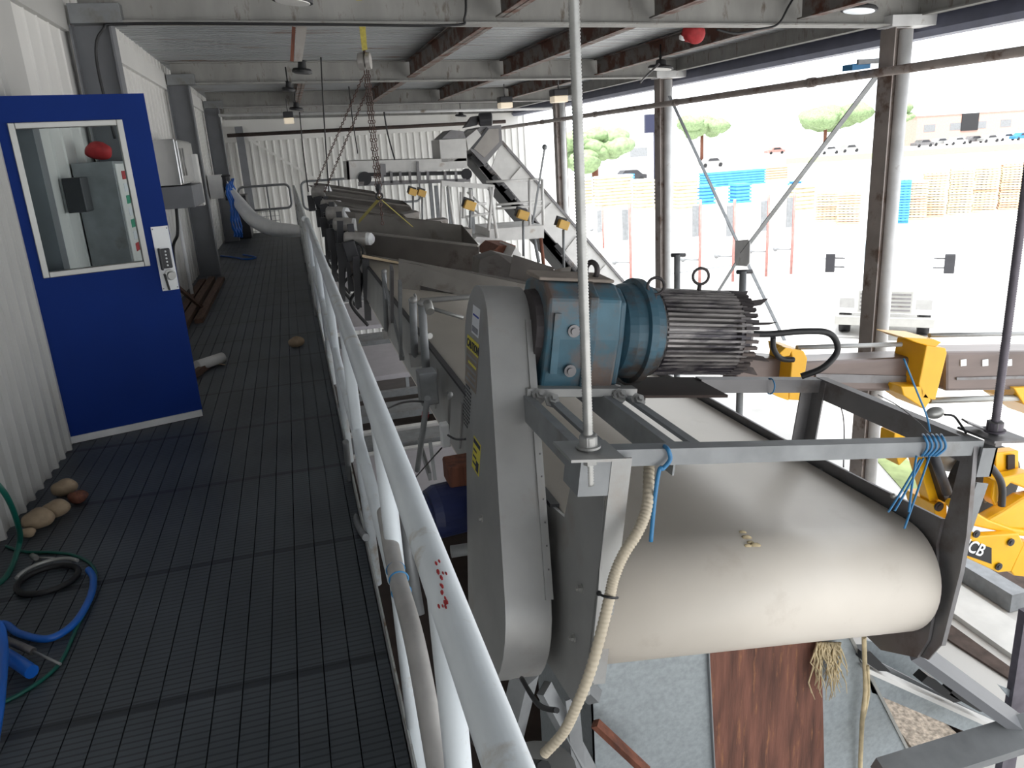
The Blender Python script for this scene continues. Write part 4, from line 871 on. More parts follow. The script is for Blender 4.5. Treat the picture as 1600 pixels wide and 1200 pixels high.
# ================================================================== CROSS FEEDERS over the belt
def vib_motor(t, c, r=.10, ln=.30):
    mb = MB(); mb.disc_stack(c, (1, -.25, -.1), [(0, r * .7), (.02, r * .9), (ln * .8, r * .9), (ln * .8 + .02, r * .8)], 20); m_ = mb.build('vibrator_motor', 'vmot', t)
    mb = MB(); mb.disc_stack(c + Vector((ln * .82, -.25 * ln * .8, -.1 * ln * .8)), (1, -.6, -.1), [(0, r * .88), (.05, r * .85), (.08, r * .5)], 18); mb.build('end_cap', 'white', m_)
    mb = MB(); mb.box(c + Vector((-.10, .04, -.34)), c + Vector((.02, .10, -.06))); mb.box(c + Vector((.05, -.02, .06)), c + Vector((.12, .05, .15))); mb.box(c + Vector((.0, .0, -.22)), c + Vector((.16, .06, -.10))); mb.build('mount', 'blackp', t)
def feeder(ps, y, yr, h_extra, back, lb, mot=None, m='pan'):
    """ps: top-left, top-right, bottom-right, bottom-left pixels of the near panel; y / yr: distance of its left and right ends"""
    a = P(*ps[0], y=y); b = P(*ps[1], y=yr); c = P(*ps[2], y=yr); d = P(*ps[3], y=y)
    t = thing('cross_feeder', lb, 'feeder', (a + c) / 2 - Vector((0, 0, .3)), 'cross feeders over the belt')
    mb = MB(); mb.prism([a, b, c, d], (0, .012, 0)); mb.build('front_panel', m, t)
    mb = MB(); mb.beam(a, b, .05, .02); mb.build('top_lip', 'panl', t)
    k = Vector((0, back, 0)); up = Vector((0, 0, h_extra))
    mb = MB(); mb.prism([d + Vector((0, .012, .03)), c + Vector((0, .012, .03)), c + k + up * .3, d + k + up * .3], (0, 0, -.01)); mb.build('pan_floor', 'panl', t)
    mb = MB(); mb.prism([d + k, c + k, b + k + up, a + k + up], (0, .012, 0)); mb.build('rear_panel', 'panl', t)
    mb = MB(); mb.prism([b, c, c + k, b + k + up], (.008, 0, 0)); mb.build('end_panel', m, t)
    if mot: vib_motor(t, P(*mot, y=y - .15), .085 * y / 9.6)
    return t
feeder([(567, 363), (748, 384), (748, 426), (573, 404)], 9.3, 8.4, .16, .85, 'nearest dark cross feeder panel with a round motor at its left end', (538, 372))
feeder([(546, 345), (704, 362), (704, 378), (560, 360)], 10.6, 9.8, .08, .7, 'second cross feeder behind the nearest one', (521, 350))
feeder([(527, 323), (650, 342), (650, 360), (545, 345)], 12.0, 11.3, .05, .8, 'third cross feeder, where the yellow sling hooks on', (510, 333))
feeder([(510, 305), (640, 322), (648, 336), (520, 325)], 13.6, 13.0, .05, .8, 'fourth cross feeder from the camera', (502, 322))
feeder([(495, 291), (590, 305), (600, 318), (508, 308)], 15.2, 14.8, .05, .7, 'furthest cross feeder by the end of the walkway', (488, 300))
mb = MB(); mb.prism([P(482, 290, y=15.6), P(540, 296, y=15.6), P(560, 305, y=15.6), P(500, 300, y=15.6)], (0, .5, 0)); one(mb, 'hood_plate', 'pan', 'dark hood plate at the far end of the row of feeders', 'plate')
# boxy ends on the right of the feeders
for i, (ps, y, lb) in enumerate((([(705, 360), (738, 358), (735, 378), (704, 378)], 9.9, 'right of the second feeder'), ([(630, 335), (655, 331), (655, 352), (640, 345)], 11.2, 'right of the third feeder'), ([(672, 345), (700, 342), (700, 355), (672, 355)], 12.5, 'beyond the third feeder, further right'))):
    mb = MB(); mb.prism([P(a, b, y=y) for a, b in ps], (0, .4, 0)); one(mb, 'end_box', 'panl', 'brownish grey end box %s' % lb, 'end box', 'feeder end boxes')
# legs under the motors
for i, (px_, pt, pb, y) in enumerate(((531, 345, 470, 9.6), (519, 350, 440, 10.8), (509, 335, 405, 12.2), (556, 400, 480, 8.8), (571, 405, 500, 8.7), (545, 395, 455, 9.2))):
    mb = MB(); a = P(px_, pt, y=y); b = P(px_ + 4, pb, y=y); mb.beam(a, b, .07, .07); mb.beam(a + Vector((.05, .05, -.2)), b + Vector((.02, 0, .1)), .03, .03)
    one(mb, 'feeder_leg', 'blackp', 'dark leg below the feeder motors, %s' % ('under the nearest motor', 'under the second motor', 'under the third motor', 'just in front of the nearest motor', 'closest to the belt edge', 'short one by the cables')[i], 'leg', 'feeder legs')
for i in range(4):
    rr_ = random.Random(20 + i); mb = MB(); y = 9.3 + i * 1.0; a = P(545 - 12 * i, 392 - 16 * i, y=y); mb.tube(spline([a, a + Vector((.1, -.1, -.35)), a + Vector((-.05, 0, -.6)), a + Vector((.12, 0, -.9))]), .02, 8)
    one(mb, 'motor_cable', 'black', 'dark cable drooping from the %s feeder motor' % ('nearest', 'second', 'third', 'fourth')[i], 'cable', 'feeder motor cables')
rc = random.Random(9)
for i in range(7):
    y = 9.0 + i * .85; c = P(548 - 8.2 * i, 392 - 12.5 * i, y=y); t = thing('motor_bracket', 'black bracket with cable stubs below the feeder motors, %s from the camera' % ORD_[i], 'bracket', c, 'brackets below the feeder motors')
    mb = MB(); mb.ob(c, Vector((.07, 0, .01)), Vector((0, .05, 0)), Vector((-.02, 0, .11))); mb.build('bracket_box', 'blackp', t, .01)
    mb = MB(); mb.tube(spline([c + Vector((.05, -.03, .1)), c + Vector((.13, -.06, .02)), c + Vector((.08, -.05, -.16)), c + Vector((-.04, -.05, -.28))]), .012, 6); mb.build('cable_stub', 'black', t)
    mb = MB(); mb.beam(c + Vector((.0, .05, .08)), c + Vector((.03, .1, -.5)), .05, .05); mb.build('bracket_leg', 'ssd', t)
# transfer hopper in front of the feeders
th = thing('transfer_hopper', 'long steel hopper side and slanted plates over the belt behind the gear motor', 'hopper', (1.6, 6.8, .4))
y0, y1 = 7.35, 5.6
def sidepan(ps, ys, th_, nm, m): mb = MB(); mb.prism([P(a, b, y=yy) for (a, b), yy in zip(ps, ys)], th_); return mb.build(nm, m, th)
sidepan([(623, 404), (985, 478), (985, 505), (838, 478), (720, 462), (656, 446), (656, 470), (623, 472)], [7.2, 6.2, 6.2, 6.6, 6.9, 7.1, 7.1, 7.2], (0, .01, 0), 'near_side', 'panl')
sidepan([(575, 398), (960, 462), (962, 474), (622, 408)], [7.5, 6.3, 6.28, 7.2], (0, .01, 0), 'top_flange', 'pan')
sidepan([(657, 446), (760, 466), (760, 482), (657, 466)], [7.15, 6.8, 6.8, 7.15], (0, .01, 0), 'baffle', 'ssd')
sidepan([(750, 405), (778, 396), (800, 401), (848, 452), (748, 430)], [7.4, 7.4, 7.4, 7.0, 7.2], (0, .3, 0), 'slanted_plate', 'pan')
sidepan([(802, 398), (866, 418), (860, 448), (795, 432)], [7.0, 6.8, 6.8, 7.0], (0, .012, 0), 'slanted_plate', 'pan')
sidepan([(866, 422), (893, 416), (886, 448), (858, 446)], [6.8, 6.7, 6.7, 6.8], (0, .012, 0), 'end_plate', 'panl')
sidepan([(920, 455), (955, 460), (955, 480), (920, 472)], [6.3, 6.25, 6.25, 6.3], (0, .2, 0), 'end_block', 'panl')
mb = MB(); mb.prism([P(566, 398, y=7.6), P(626, 410, y=7.6), P(626, 413, y=7.6), P(566, 402, y=7.6)], (0, .03, 0)); mb.build('belt_scraper', 'belts', th)

# ================================================================== HOIST
ho = thing('chain_hoist', 'chain hoist hung from the nearest roof beam on a yellow strap', 'chain hoist', P(572, 96, y=7.9))
hc = P(571, 96, y=7.9)
mb = MB(); mb.disc_stack(hc + Vector((-.07, 0, 0)), (1, -.3, 0), [(0, .05), (.01, .075), (.06, .08), (.065, .05), (.075, .05), (.08, .078), (.12, .072), (.125, .04)], 24); mb.build('hoist_body', 'vmot', ho)
mb = MB(); mb.ring(hc + Vector((0, 0, .10)), (1, 0, 0), .03, .009, 16, 6); mb.build('top_hook', 'chain', ho)
def chain(a, b, name, parent=None, lk=.042, r=.0045, w_=.012):
    a = Vector(a); b = Vector(b); d = (b - a); n = int(d.length / lk); d_ = d.normalized(); u_ = Vector((0, 1, 0)); s1 = d_.cross(u_).normalized(); s2 = d_.cross(s1)
    mb = MB()
    for i in range(n):
        c = a + d * ((i + .5) / n); s_ = s1 if i % 2 else s2; hl = lk * .42
        pts_ = [c + d_ * hl * math.cos(t_) + s_ * w_ * math.sin(t_) for t_ in [2 * math.pi * k / 8 for k in range(9)]]
        mb.tube(pts_, r, 5, False)
    return mb
hk = P(592, 298, y=7.6)
chain(hc + Vector((-.02, 0, -.07)), hk + Vector((-.02, 0, .03)), '').build('load_chain', 'chain', ho)
chain(hc + Vector((.02, 0, -.07)), hk + Vector((.02, 0, .03)), '').build('load_chain', 'chain', ho)
chain(hc + Vector((.0, -.02, -.07)), P(598, 352, y=7.5), '').build('hand_chain', 'chain', ho)
mb = MB(); mb.disc_stack(hk + Vector((0, 0, -.02)), (0, 0, 1), [(0, .02), (.04, .03), (.08, .02)], 12); mb.ring(hk + Vector((0, 0, -.05)), (0, 1, 0), .03, .01, 16, 6); mb.build('load_hook', 'blackp', ho)
for i, (e1, nm) in enumerate(((P(492, 292, y=10.5), 'outer'), (P(507, 300, y=10.3), 'inner'))):
    mb = chain(P(567 + 3 * i, 120 + 30 * i, y=8.0), e1, '', lk=.05, r=.0045, w_=.012); one(mb, 'pull_chain', 'chain', '%s thin rusty chain slanting down left from the hoist' % nm, 'chain', 'slanting chains')
mb = MB(); mb.beam(P(560, 0, y=7.3) + Vector((0, 0, .25)), P(570, 78, y=7.82), .004, .05, (1, 0, 0)); mb.beam(P(566, 0, y=7.3) + Vector((0, 0, .25)), P(570, 78, y=7.86), .004, .045, (1, .3, 0)); one(mb, 'lifting_strap', 'strap', 'yellow webbing strap looped over the nearest roof beam', 'strap')
for (e, nm) in (((561, 346), 'left'), ((643, 353), 'right')):
    mb = MB(); mb.beam(hk + Vector((0, 0, -.07)), P(*e, y=8.9), .006, .05, (0, 1, 0)); one(mb, 'sling_strap', 'strap', '%s leg of the yellow sling below the hoist hook' % nm, 'sling', 'sling legs')

# ================================================================== CEILING LAMPS
def flood(c, lb, m='lamp', drop=.25, s=.14):
    t = thing('ceiling_lamp', lb, 'lamp', c, 'lamps under the roof')
    mb = MB(); mb.box(c + Vector((-s, -s, .02)), c + Vector((s, s, .14))); mb.build('lamp_housing', 'blackp', t, .02)
    mb = MB(); mb.box(c + Vector((-s * .95, -s * .95, -.09)), c + Vector((s * .95, s * .95, .02))); mb.build('lamp_lens', m, t, .015)
    mb = MB(); mb.cyl(c + Vector((0, 0, .14)), c + Vector((0, 0, .14 + drop)), .012); mb.build('stem', 'ssd', t)
def ufo(c, lb, lens='whitey', r=.17, drop=.2):
    t = thing('ceiling_lamp', lb, 'lamp', c, 'lamps under the roof')
    mb = MB(); mb.disc_stack(c, (.12, 0, 1), [(0, r), (.02, r * 1.02), (.04, r * .9), (.045, r * .45), (.11, r * .4), (.12, .05)], 28); mb.build('lamp_housing', 'black', t)
    mb = MB(); mb.disc_stack(c + Vector((0, 0, -.006)), (.12, 0, 1), [(0, r * .85), (.006, r * .86)], 28); mb.build('lamp_lens', lens, t)
    mb = MB(); mb.cyl(c + Vector((0, 0, .11)), c + Vector((0, 0, .11 + drop)), .01); mb.ring(c + Vector((0, 0, .15)), (1, 0, 0), .03, .006, 14, 6); mb.build('hook', 'black', t)
flood(P(789, 162, y=17.0), 'square lamp with a warm lens, left of the pair near the threaded rod')
flood(P(873, 152, y=14.4), 'square lamp with a warm lens, right of the pair beside the threaded rod')
flood(P(451, 186, y=17.2), 'small square lamp at the far end above the walkway', s=.10)
ufo(P(1342, 17, y=7.15), 'round lamp with a lit white lens at the right end of the nearest beam', 'lamps', .17)
ufo(P(1032, 108, y=10.4), 'round black lamp hanging before the middle right column', 'whitey', .17)
ufo(P(472, 114, y=8.9), 'round black lamp over the walkway, nearest of the black ones', 'blackp', .10)
ufo(P(457, 3, y=6.2), 'round lamp at the top edge above the walkway', 'whitey', .14)
ufo(P(451, 142, y=12.0), 'round black lamp over the walkway, second of the black ones', 'blackp', .09)
ufo(P(463, 172, y=14.0), 'round black lamp over the walkway, third and furthest', 'blackp', .11)
ufo(P(720, 182, y=20), 'round black lamp beside the far wall left of the incline head', 'blackp', .14)
# camera bracket under the nearest beam
t = thing('pipe_hanger', 'pale steel hanger bracket under the nearest roof beam', 'bracket', P(470, 70, y=7.6))
mb = MB(); mb.prism([P(463, 40, y=7.6), P(480, 42, y=7.6), P(472, 96, y=7.6), P(460, 96, y=7.6)], (0, .02, 0)); mb.build('bracket_plate', 'panl', t)
mb = MB(); mb.beam(P(459, 42, y=7.6), P(456, 96, y=7.6), .02, .03); mb.build('bracket_edge', 'rust', t)
for i, (px_, a, b, y) in enumerate(((500, 60, 300, 12.5), (545, 135, 240, 15), (468, 175, 300, 15.0))):
    mb = MB(); mb.tube(spline([P(px_, a, y=y), P(px_ + 6, (a + b) / 2, y=y), P(px_ + 14, b, y=y)]), .010, 6); one(mb, 'hanging_wire', 'black', 'thin dark wire hanging from the roof, %s' % ('longest one left of the chains', 'middle one behind the chains', 'one above the end of the walkway')[i], 'wire', 'hanging wires')
mb = MB(); mb.tube(spline([P(600, 175, y=13), P(606, 210, y=13), P(617, 250, y=13)]), .012, 6); one(mb, 'hanging_wire', 'black', 'thin dark wire just right of the hoist chain', 'wire', 'hanging wires')

# sprinkler pipes
pz = H + 7.0 * 0  # keep readable
def pipe_pt(y): d_ = P(1600, 80, x=6.15); k = (d_.z - H) / 1.0; return Vector((6.15, y, d_.z))
zz = P(1600, 80, x=6.15).z
mb = MB(); mb.tube([(6.15, 1.0, zz), (6.15, 23.75, zz)], .045, 14)
for y in (5.1, 8.6, 12.1, 15.6, 19.1): mb.tube([(6.15, y - .06, zz), (6.15, y + .06, zz)], .056, 14)
one(mb, 'sprinkler_pipe', 'colr', 'rusty sprinkler pipe running along the open right side', 'pipe')
za = P(355, 212, y=23.6).z; zb_ = P(715, 194, y=23.6).z
mb = MB(); mb.tube([(P(355, 212, y=23.6).x, 23.6, za), (P(790, 193, y=23.6).x, 23.6, zb_)], .05, 10); one(mb, 'wall_pipe', 'dark', 'dark brown pipe running across the far wall', 'pipe')
mb = MB(); mb.tube([(-1.2, 18.2, 2.62), (6.1, 18.2, 2.42)], .03, 10); one(mb, 'ceiling_conduit', 'collight', 'pale conduit below the third roof beam', 'conduit')
# far wall brace
mb = MB(); mb.beam(P(385, 215, y=23.8), P(560, 320, y=23.8), .06, .06); one(mb, 'wall_brace', 'wallfar', 'pale diagonal brace on the far wall', 'brace')

# cross bracing on the open side
cb_ = thing('cross_brace', 'crossed steel braces with a centre plate between the right columns', 'cross brace', P(1160, 395, x=6.4))
cc = P(1160, 395, x=6.4)
for a in ((1378, 108), (1046, 150), (1110, 475), (1226, 532)):
    mb = MB(); mb.beam(P(*a, x=6.4), cc, .012, .075 if a[0] == 1378 else .05, (1, 0, 0)); mb.build('brace_bar', 'galvd', cb_)
mb = MB(); mb.prism([P(1150, 376, x=6.38), P(1170, 374, x=6.38), P(1173, 380, x=6.38), P(1172, 410, x=6.38), P(1168, 416, x=6.38), P(1152, 415, x=6.38), P(1149, 408, x=6.38)], (-.015, 0, 0)); mb.build('centre_plate', 'collight', cb_)
# red bag on the purlin
t = thing('red_bag', 'crumpled red bag tucked under the nearest roof beam', 'bag', P(1086, 50, y=7.75))
mb = MB(); q = P(1085, 52, y=7.75); mb.ball(q, .10, (1.25, .8, .85), 16, .16); mb.build('bag_body', 'red', t)
mb = MB(); mb.ball(P(1068, 58, y=7.8), .04, (1.2, .8, .8), 10, .1); mb.build('white_wrap', 'white', t)
mb = MB(); mb.tube(spline([P(1000, 130, y=9.0), P(1010, 118, y=9.0), P(1030, 100, y=8.7)]), .012, 6); one(mb, 'purlin_hook', 'ssd', 'thin hooked wire below the fourth purlin', 'hook')
mb = MB(); mb.tube(spline([P(1120, 46, y=7.36), P(1150, 52, y=7.36), P(1185, 46, y=7.36), P(1215, 38, y=7.36), P(1232, 10, y=7.36), P(1250, -20, y=7.36)]), .011, 8); one(mb, 'lamp_cable', 'black', 'black cable drooping under the beam right of the red bag', 'cable')
t = thing('solar_bracket', 'small blue backed flood light on the nearest right column', 'light', P(1345, 100, x=6.6))
mb = MB(); a = P(1324, 106, y=7.6); b = P(1352, 103, y=7.6); mb.ob((a + b) / 2, (b - a) / 2, Vector((0, .08, .0)), Vector((0, 0, .03))); mb.build('lamp_head', 'bluep', t)
mb = MB(); mb.beam(P(1340, 97, y=7.5), P(1372, 95, y=7.5), .03, .05); mb.build('bracket', 'galvd', t)

# T topped standpipes by the belt
for i, ((a0, b0), (a1, b1), y, nm) in enumerate((((1058, 398), (1054, 600), 7.2, 'left'), ((1161, 424), (1157, 600), 6.2, 'right'))):
    t = thing('standpipe', 'dark green %s pipe with a T handle rising behind the big motor' % nm, 'standpipe', P(a1, b1, y=y), 'standpipes behind the motor')
    top = P(a0, b0, y=y); mb = MB(); mb.tube([(top.x, y, GZ), (top.x, y, top.z)], .032, 12); mb.build('pipe', 'galvd', t)
    mb = MB(); mb.tube([(top.x - .06, y, top.z), (top.x + .09, y, top.z - .01)], .02, 8); mb.build('handle', 'blackp', t)

# ================================================================== FAR EQUIPMENT
# incline conveyor in the X-Z plane
YI = 16.2
ic = thing('incline_conveyor', 'white incline conveyor dropping to the right behind the big motor', 'incline conveyor', P(900, 400, y=YI))
def ip(a, b, y=YI): return P(a, b, y=y)
mb = MB(); mb.prism([ip(783, 222), ip(1000, 470), ip(1060, 560), ip(1000, 560), ip(768, 262)], (0, .03, 0)); mb.build('side_panel', 'whitey', ic)
mb = MB(); mb.prism([ip(783, 222, YI + 1.0), ip(1000, 470, YI + 1.0), ip(1060, 560, YI + 1.0), ip(1000, 560, YI + 1.0), ip(768, 262, YI + 1.0)], (0, .03, 0)); mb.build('side_panel', 'whitey', ic)
mb = MB(); mb.prism([ip(745, 235), ip(985, 520), ip(975, 535), ip(735, 245)], (0, 1.0, 0)); mb.build('belt_run', 'black', ic)
mb = MB(); mb.prism([ip(762, 255), ip(990, 520), ip(978, 530), ip(748, 262)], (0, .05, 0)); mb.build('lower_rail', 'ssd', ic)
mb = MB(); mb.beam(ip(784, 221, YI - .02), ip(1004, 474, YI - .02), .04, .05); mb.build('top_edge', 'ssd', ic)
for a, b in (((815, 262), (798, 282)), ((862, 318), (838, 342)), ((902, 370), (885, 392)), ((947, 415), (925, 438))):
    mb = MB(); mb.beam(ip(*a, YI - .03), ip(*b, YI - .03), .03, .05); mb.build('side_rib', 'whitey', ic)
for a in ((770, 275), (790, 297), (868, 382), (905, 420)):
    mb = MB(); q = ip(*a, YI - .05); mb.beam(q, ip(a[0] + 12, a[1] + 14, YI - .05), .06, .10); mb.build('cleat', 'black', ic)
# head
hd = [(732, 212), (752, 198), (783, 195), (785, 225), (757, 258), (733, 232)]
mb = MB(); mb.prism([ip(*q, YI - .15) for q in hd], (0, 1.3, 0)); mb.build('head_casing', 'ssd', ic)
hd2 = [(744, 212), (758, 202), (779, 201), (780, 222), (757, 246), (740, 232)]
mb = MB(); mb.prism([ip(*q, YI - .17) for q in hd2], (0, .02, 0)); mb.build('head_window', 'panl', ic)
mb = MB(); mb.beam(ip(738, 232, YI - .2), ip(762, 200, YI - .2), .04, .05); mb.build('head_bar', 'blackp', ic)
mb = MB(); q = ip(748, 187, YI - .3); mb.disc_stack(q, (1, -.2, 0), [(0, .10), (.02, .13), (.25, .13), (.27, .09)], 20); mb.prism([ip(725, 200, YI - .25), ip(738, 182, YI - .25), ip(752, 180, YI - .25), ip(745, 196, YI - .25)], (0, .2, 0)); mb.build('head_motor', 'blackp', ic)
# transfer box and cross belt
YT = 15.8
tb = thing('transfer_box', 'cream steel transfer box at the head of the incline conveyor', 'transfer box', P(710, 235, y=YT))
mb = MB(); mb.prism([P(*q, y=YT) for q in ((686, 218), (728, 216), (730, 252), (689, 254))], (0, .9, 0)); mb.build('box_body', 'whitey', tb, .01)
mb = MB(); mb.prism([P(*q, y=YT) for q in ((690, 217), (705, 203), (724, 205), (728, 216))], (0, .9, 0)); mb.build('box_lid', 'ssd', tb)
mb = MB(); mb.prism([P(*q, y=YT) for q in ((728, 216), (745, 202), (752, 212), (732, 235))], (0, .8, 0)); mb.build('inlet_chute', 'whitey', tb)
xb = thing('cross_conveyor', 'high cross conveyor with white side panel reaching left from the transfer box', 'cross conveyor', P(640, 270, y=YT))
mb = MB(); mb.prism([P(*q, y=YT) for q in ((541, 252), (730, 247), (730, 262), (543, 281))], (0, .04, 0)); mb.build('side_panel', 'whitey', xb)
mb = MB(); mb.prism([P(*q, y=YT) for q in ((541, 252), (545, 252), (547, 281), (543, 281))], (0, .9, 0)); mb.prism([P(*q, y=YT + .9) for q in ((541, 250), (730, 246), (730, 262), (543, 278))], (0, .03, 0)); mb.build('rear_panel', 'whitey', xb)
mb = MB(); mb.prism([P(*q, y=YT - .05) for q in ((560, 284), (735, 279), (735, 284), (560, 291))], (0, .08, 0)); mb.build('lower_rail', 'ssd', xb)
mb = MB(); mb.cyl(P(570, 279, y=YT - .05), P(570, 279, y=YT + .9), .13, 20); mb.cyl(P(729, 272, y=YT - .05), P(729, 272, y=YT + .9), .11, 20); mb.build('end_roller', 'blackp', xb)
for px_ in (597, 611, 625, 640, 655, 668, 695, 712):
    mb = MB(); mb.beam(P(px_, 268, y=YT - .03), P(px_ + 1, 286, y=YT - .03), .04, .05); mb.build('stay', 'ssd', xb)
mb = MB(); mb.beam(P(598, 256, y=YT - .05), P(599, 274, y=YT - .05), .06, .10); mb.beam(P(652, 252, y=YT - .05), P(654, 285, y=YT - .05), .04, .05); mb.build('side_bracket', 'ssd', xb)
mb = MB(); mb.prism([P(*q, y=YT - .02) for q in ((570, 270), (735, 268), (735, 273), (570, 276))], (0, .85, 0)); mb.build('belt_run', 'black', xb)
# deck and stair behind feeders
YP = 14.2
pf = thing('service_platform', 'white service platform with railings beyond the feeders', 'platform', P(780, 375, y=YP))
def Q2(a, b, y=YP): return P(a, b, y=y)
mb = MB(); mb.prism([Q2(765, 358), Q2(850, 352), Q2(850, 372), Q2(765, 378)], (0, 1.2, 0)); mb.build('deck_box', 'whitey', pf)
mb = MB(); mb.prism([Q2(690, 282), Q2(773, 289), Q2(773, 296), Q2(690, 291)], (0, .1, 0)); mb.build('top_beam', 'whitey', pf)
def railbar(a, b, r=.022, y=YP, y2=None, nm='rail', m='whitey'):
    mb = MB(); mb.tube([P(*a, y=y), P(*b, y=y2 or y)], r, 8); mb.build(nm, m, pf)
for a, b in (((760, 284), (832, 281)), ((775, 320), (850, 314)), ((775, 326), (850, 321)), ((826, 280), (847, 280)), ((720, 340), (772, 332)), ((720, 320), (760, 318)), ((720, 300), (720, 372)), ((700, 290), (712, 372)), ((690, 290), (690, 360)), ((730, 340), (738, 380))): railbar(a, b)
for a, b in (((765, 292), (777, 372)), ((770, 292), (763, 360)), ((827, 280), (828, 352)), ((847, 280), (849, 352)), ((735, 296), (738, 330)), ((725, 292), (724, 340))): railbar(a, b, .03, nm='rail_post')
for a, b in (((730, 300), (775, 340)), ((738, 326), (800, 372))): railbar(a, b, .018, YP + .4, nm='stair_string')
mb = MB(); mb.prism([Q2(738, 377), Q2(760, 382), Q2(785, 378), Q2(784, 372), Q2(745, 370)], (0, .8, 0)); mb.build('landing', 'whitey', pf)
for a, b in (((845, 372), (850, 420)), ((742, 380), (742, 410)), ((775, 378), (800, 415)), ((835, 373), (842, 410))): railbar(a, b, .035, nm='leg', m='rust' if a[0] == 845 else 'galvd')
mb = MB(); mb.beam(Q2(851, 232, 14.0), Q2(832, 350, 14.0), .03, .03); mb.ball(Q2(851, 230, 14.0), .05, n=8); one(mb, 'tall_pole', 'galvd', 'thin leaning pole standing on the service platform', 'pole')
mb = MB(); mb.prism([Q2(762, 400, 13), Q2(780, 384, 13), Q2(806, 384, 13), Q2(798, 400, 13)], (0, 1, 0)); one(mb, 'rusty_hopper', 'rust', 'dark rusty hopper under the service platform', 'hopper')
mb = MB(); mb.prism([Q2(798, 402, 12.5), Q2(806, 386, 12.5), Q2(815, 398, 12.5), Q2(812, 402, 12.5)], (0, 1, 0)); one(mb, 'pale_hopper', 'whitey', 'small pale hopper side under the service platform', 'hopper')
# flood lights on poles
for i, ((a, b), pb, y) in enumerate((((734, 321), 365, 11.5), ((817, 336), 400, 10.5), ((880, 351), 420, 9.5), ((645, 300), 345, 14.5), ((659, 302), 350, 14.5))):
    lb = ('amber flood light on a post by the platform stair', 'amber flood light with black back in front of the platform', 'amber flood light nearest the threaded rod', 'small amber light left of the pair beyond the sling', 'small amber light right of the pair beyond the sling')[i]
    c = P(a, b, y=y); t = thing('flood_light', lb, 'flood light', P(a, pb, y=y), 'amber flood lights on poles'); s_ = .062 * (y / 9.5) * (1 if i < 3 else .7)
    mb = MB(); mb.ob(c, Vector((s_, 0, -s_ * .4)), Vector((0, .05, 0)), Vector((s_ * .35, 0, s_ * .8))); mb.build('lamp_head', 'flood', t, .008)
    mb = MB(); mb.ob(c + Vector((-.01, .07, .03)), Vector((s_, 0, -s_ * .4)), Vector((0, .03, 0)), Vector((s_ * .35, 0, s_ * .9))); mb.build('lamp_back', 'blackp', t)
    mb = MB(); mb.tube([c - Vector((0, 0, s_)), P(a + 1, pb, y=y)], .018, 8); mb.build('pole', 'galvd', t)
# small lattice uprights in front of far wall
for i, (px_, a, b) in enumerate(((681, 290, 360), (700, 292, 365), (735, 290, 345), (608, 320, 345), (672, 285, 330))):
    mb = MB(); tp_ = P(px_, a, y=16.5); mb.beam((tp_.x, 16.5, GZ), tp_, .07, .07); one(mb, 'steel_stanchion', 'galvd', 'thin steel stanchion under the cross conveyor, %s' % ('second from the right group', 'tall middle one', 'right one', 'leftmost', 'third')[i], 'stanchion', 'stanchions below the cross conveyor')
# a deck below: greenish beams at far pit
mb = MB(); mb.beam(P(500, 405, y=12.5), P(560, 400, y=12.5), .1, .1); one(mb, 'teal_beam', 'galvd', 'short horizontal beam glimpsed behind the feeder legs', 'beam')

# ================================================================== YARD
# telescopic boom machine
YM = 5.9
bm = thing('telescopic_handler', 'yellow telescopic machine parked in the yard with a long dark steel boom', 'telescopic handler', P(1500, 800, y=YM))
def Qm(a, b, y=YM): return P(a, b, y=y)
def slab(ps, y, d, nm, m, bev=0): mb = MB(); mb.prism([Qm(a, b, y) for a, b in ps], (0, d, 0)); return mb.build(nm, m, bm, bev)
slab([(1150, 558), (1238, 562), (1238, 608), (1150, 604)], YM + .12, .25, 'inner_boom', 'boom', .02)
b2 = slab([(1255, 566), (1432, 558), (1432, 612), (1255, 612)], YM + .06, .3, 'middle_boom', 'boom', .03)
b3 = slab([(1478, 550), (1660, 548), (1660, 608), (1478, 612)], YM, .35, 'outer_boom', 'boom', .03)
slab([(1275, 584), (1432, 588), (1432, 600), (1275, 597)], YM + .045, .02, 'boom_seam', 'ssd')
slab([(1495, 590), (1660, 586), (1660, 590), (1495, 594)], YM - .015, .02, 'boom_seam', 'ssd')
slab([(1235, 545), (1256, 548), (1262, 560), (1252, 626), (1232, 625), (1238, 560)], YM - .05, .36, 'boom_collar', 'yellow', .01)
slab([(1218, 552), (1228, 543), (1238, 545), (1234, 556), (1224, 558)], YM - .10, .08, 'collar_lug', 'yellow', .006)
slab([(1200, 610), (1232, 614), (1232, 626), (1215, 620)], YM - .05, .3, 'collar_foot', 'yellow')
slab([(1412, 527), (1460, 530), (1472, 535), (1460, 544), (1430, 535)], YM - .1, .38, 'boom_collar', 'yellow', .01)
slab([(1448, 540), (1478, 544), (1480, 552), (1462, 625), (1440, 622), (1436, 600)], YM - .12, .38, 'boom_collar', 'yellow', .01)
slab([(1408, 604), (1440, 604), (1455, 625), (1445, 640), (1412, 618)], YM - .12, .38, 'boom_collar', 'yellow', .01)
slab([(1584, 606), (1640, 604), (1640, 660), (1600, 632)], YM - .05, .5, 'boom_collar', 'yellow', .01)
mb = MB(); mb.tube([Qm(1245, 543), Qm(1408, 538)], .022); mb.build('hydraulic_tube', 'ss', bm)
mb = MB(); mb.tube([Qm(1452, 524), Qm(1660, 520)], .022); mb.build('hydraulic_tube', 'ss', bm)
mb = MB(); mb.tube([Qm(1452, 626), Qm(1660, 619)], .032); mb.build('hydraulic_ram', 'alu', bm)
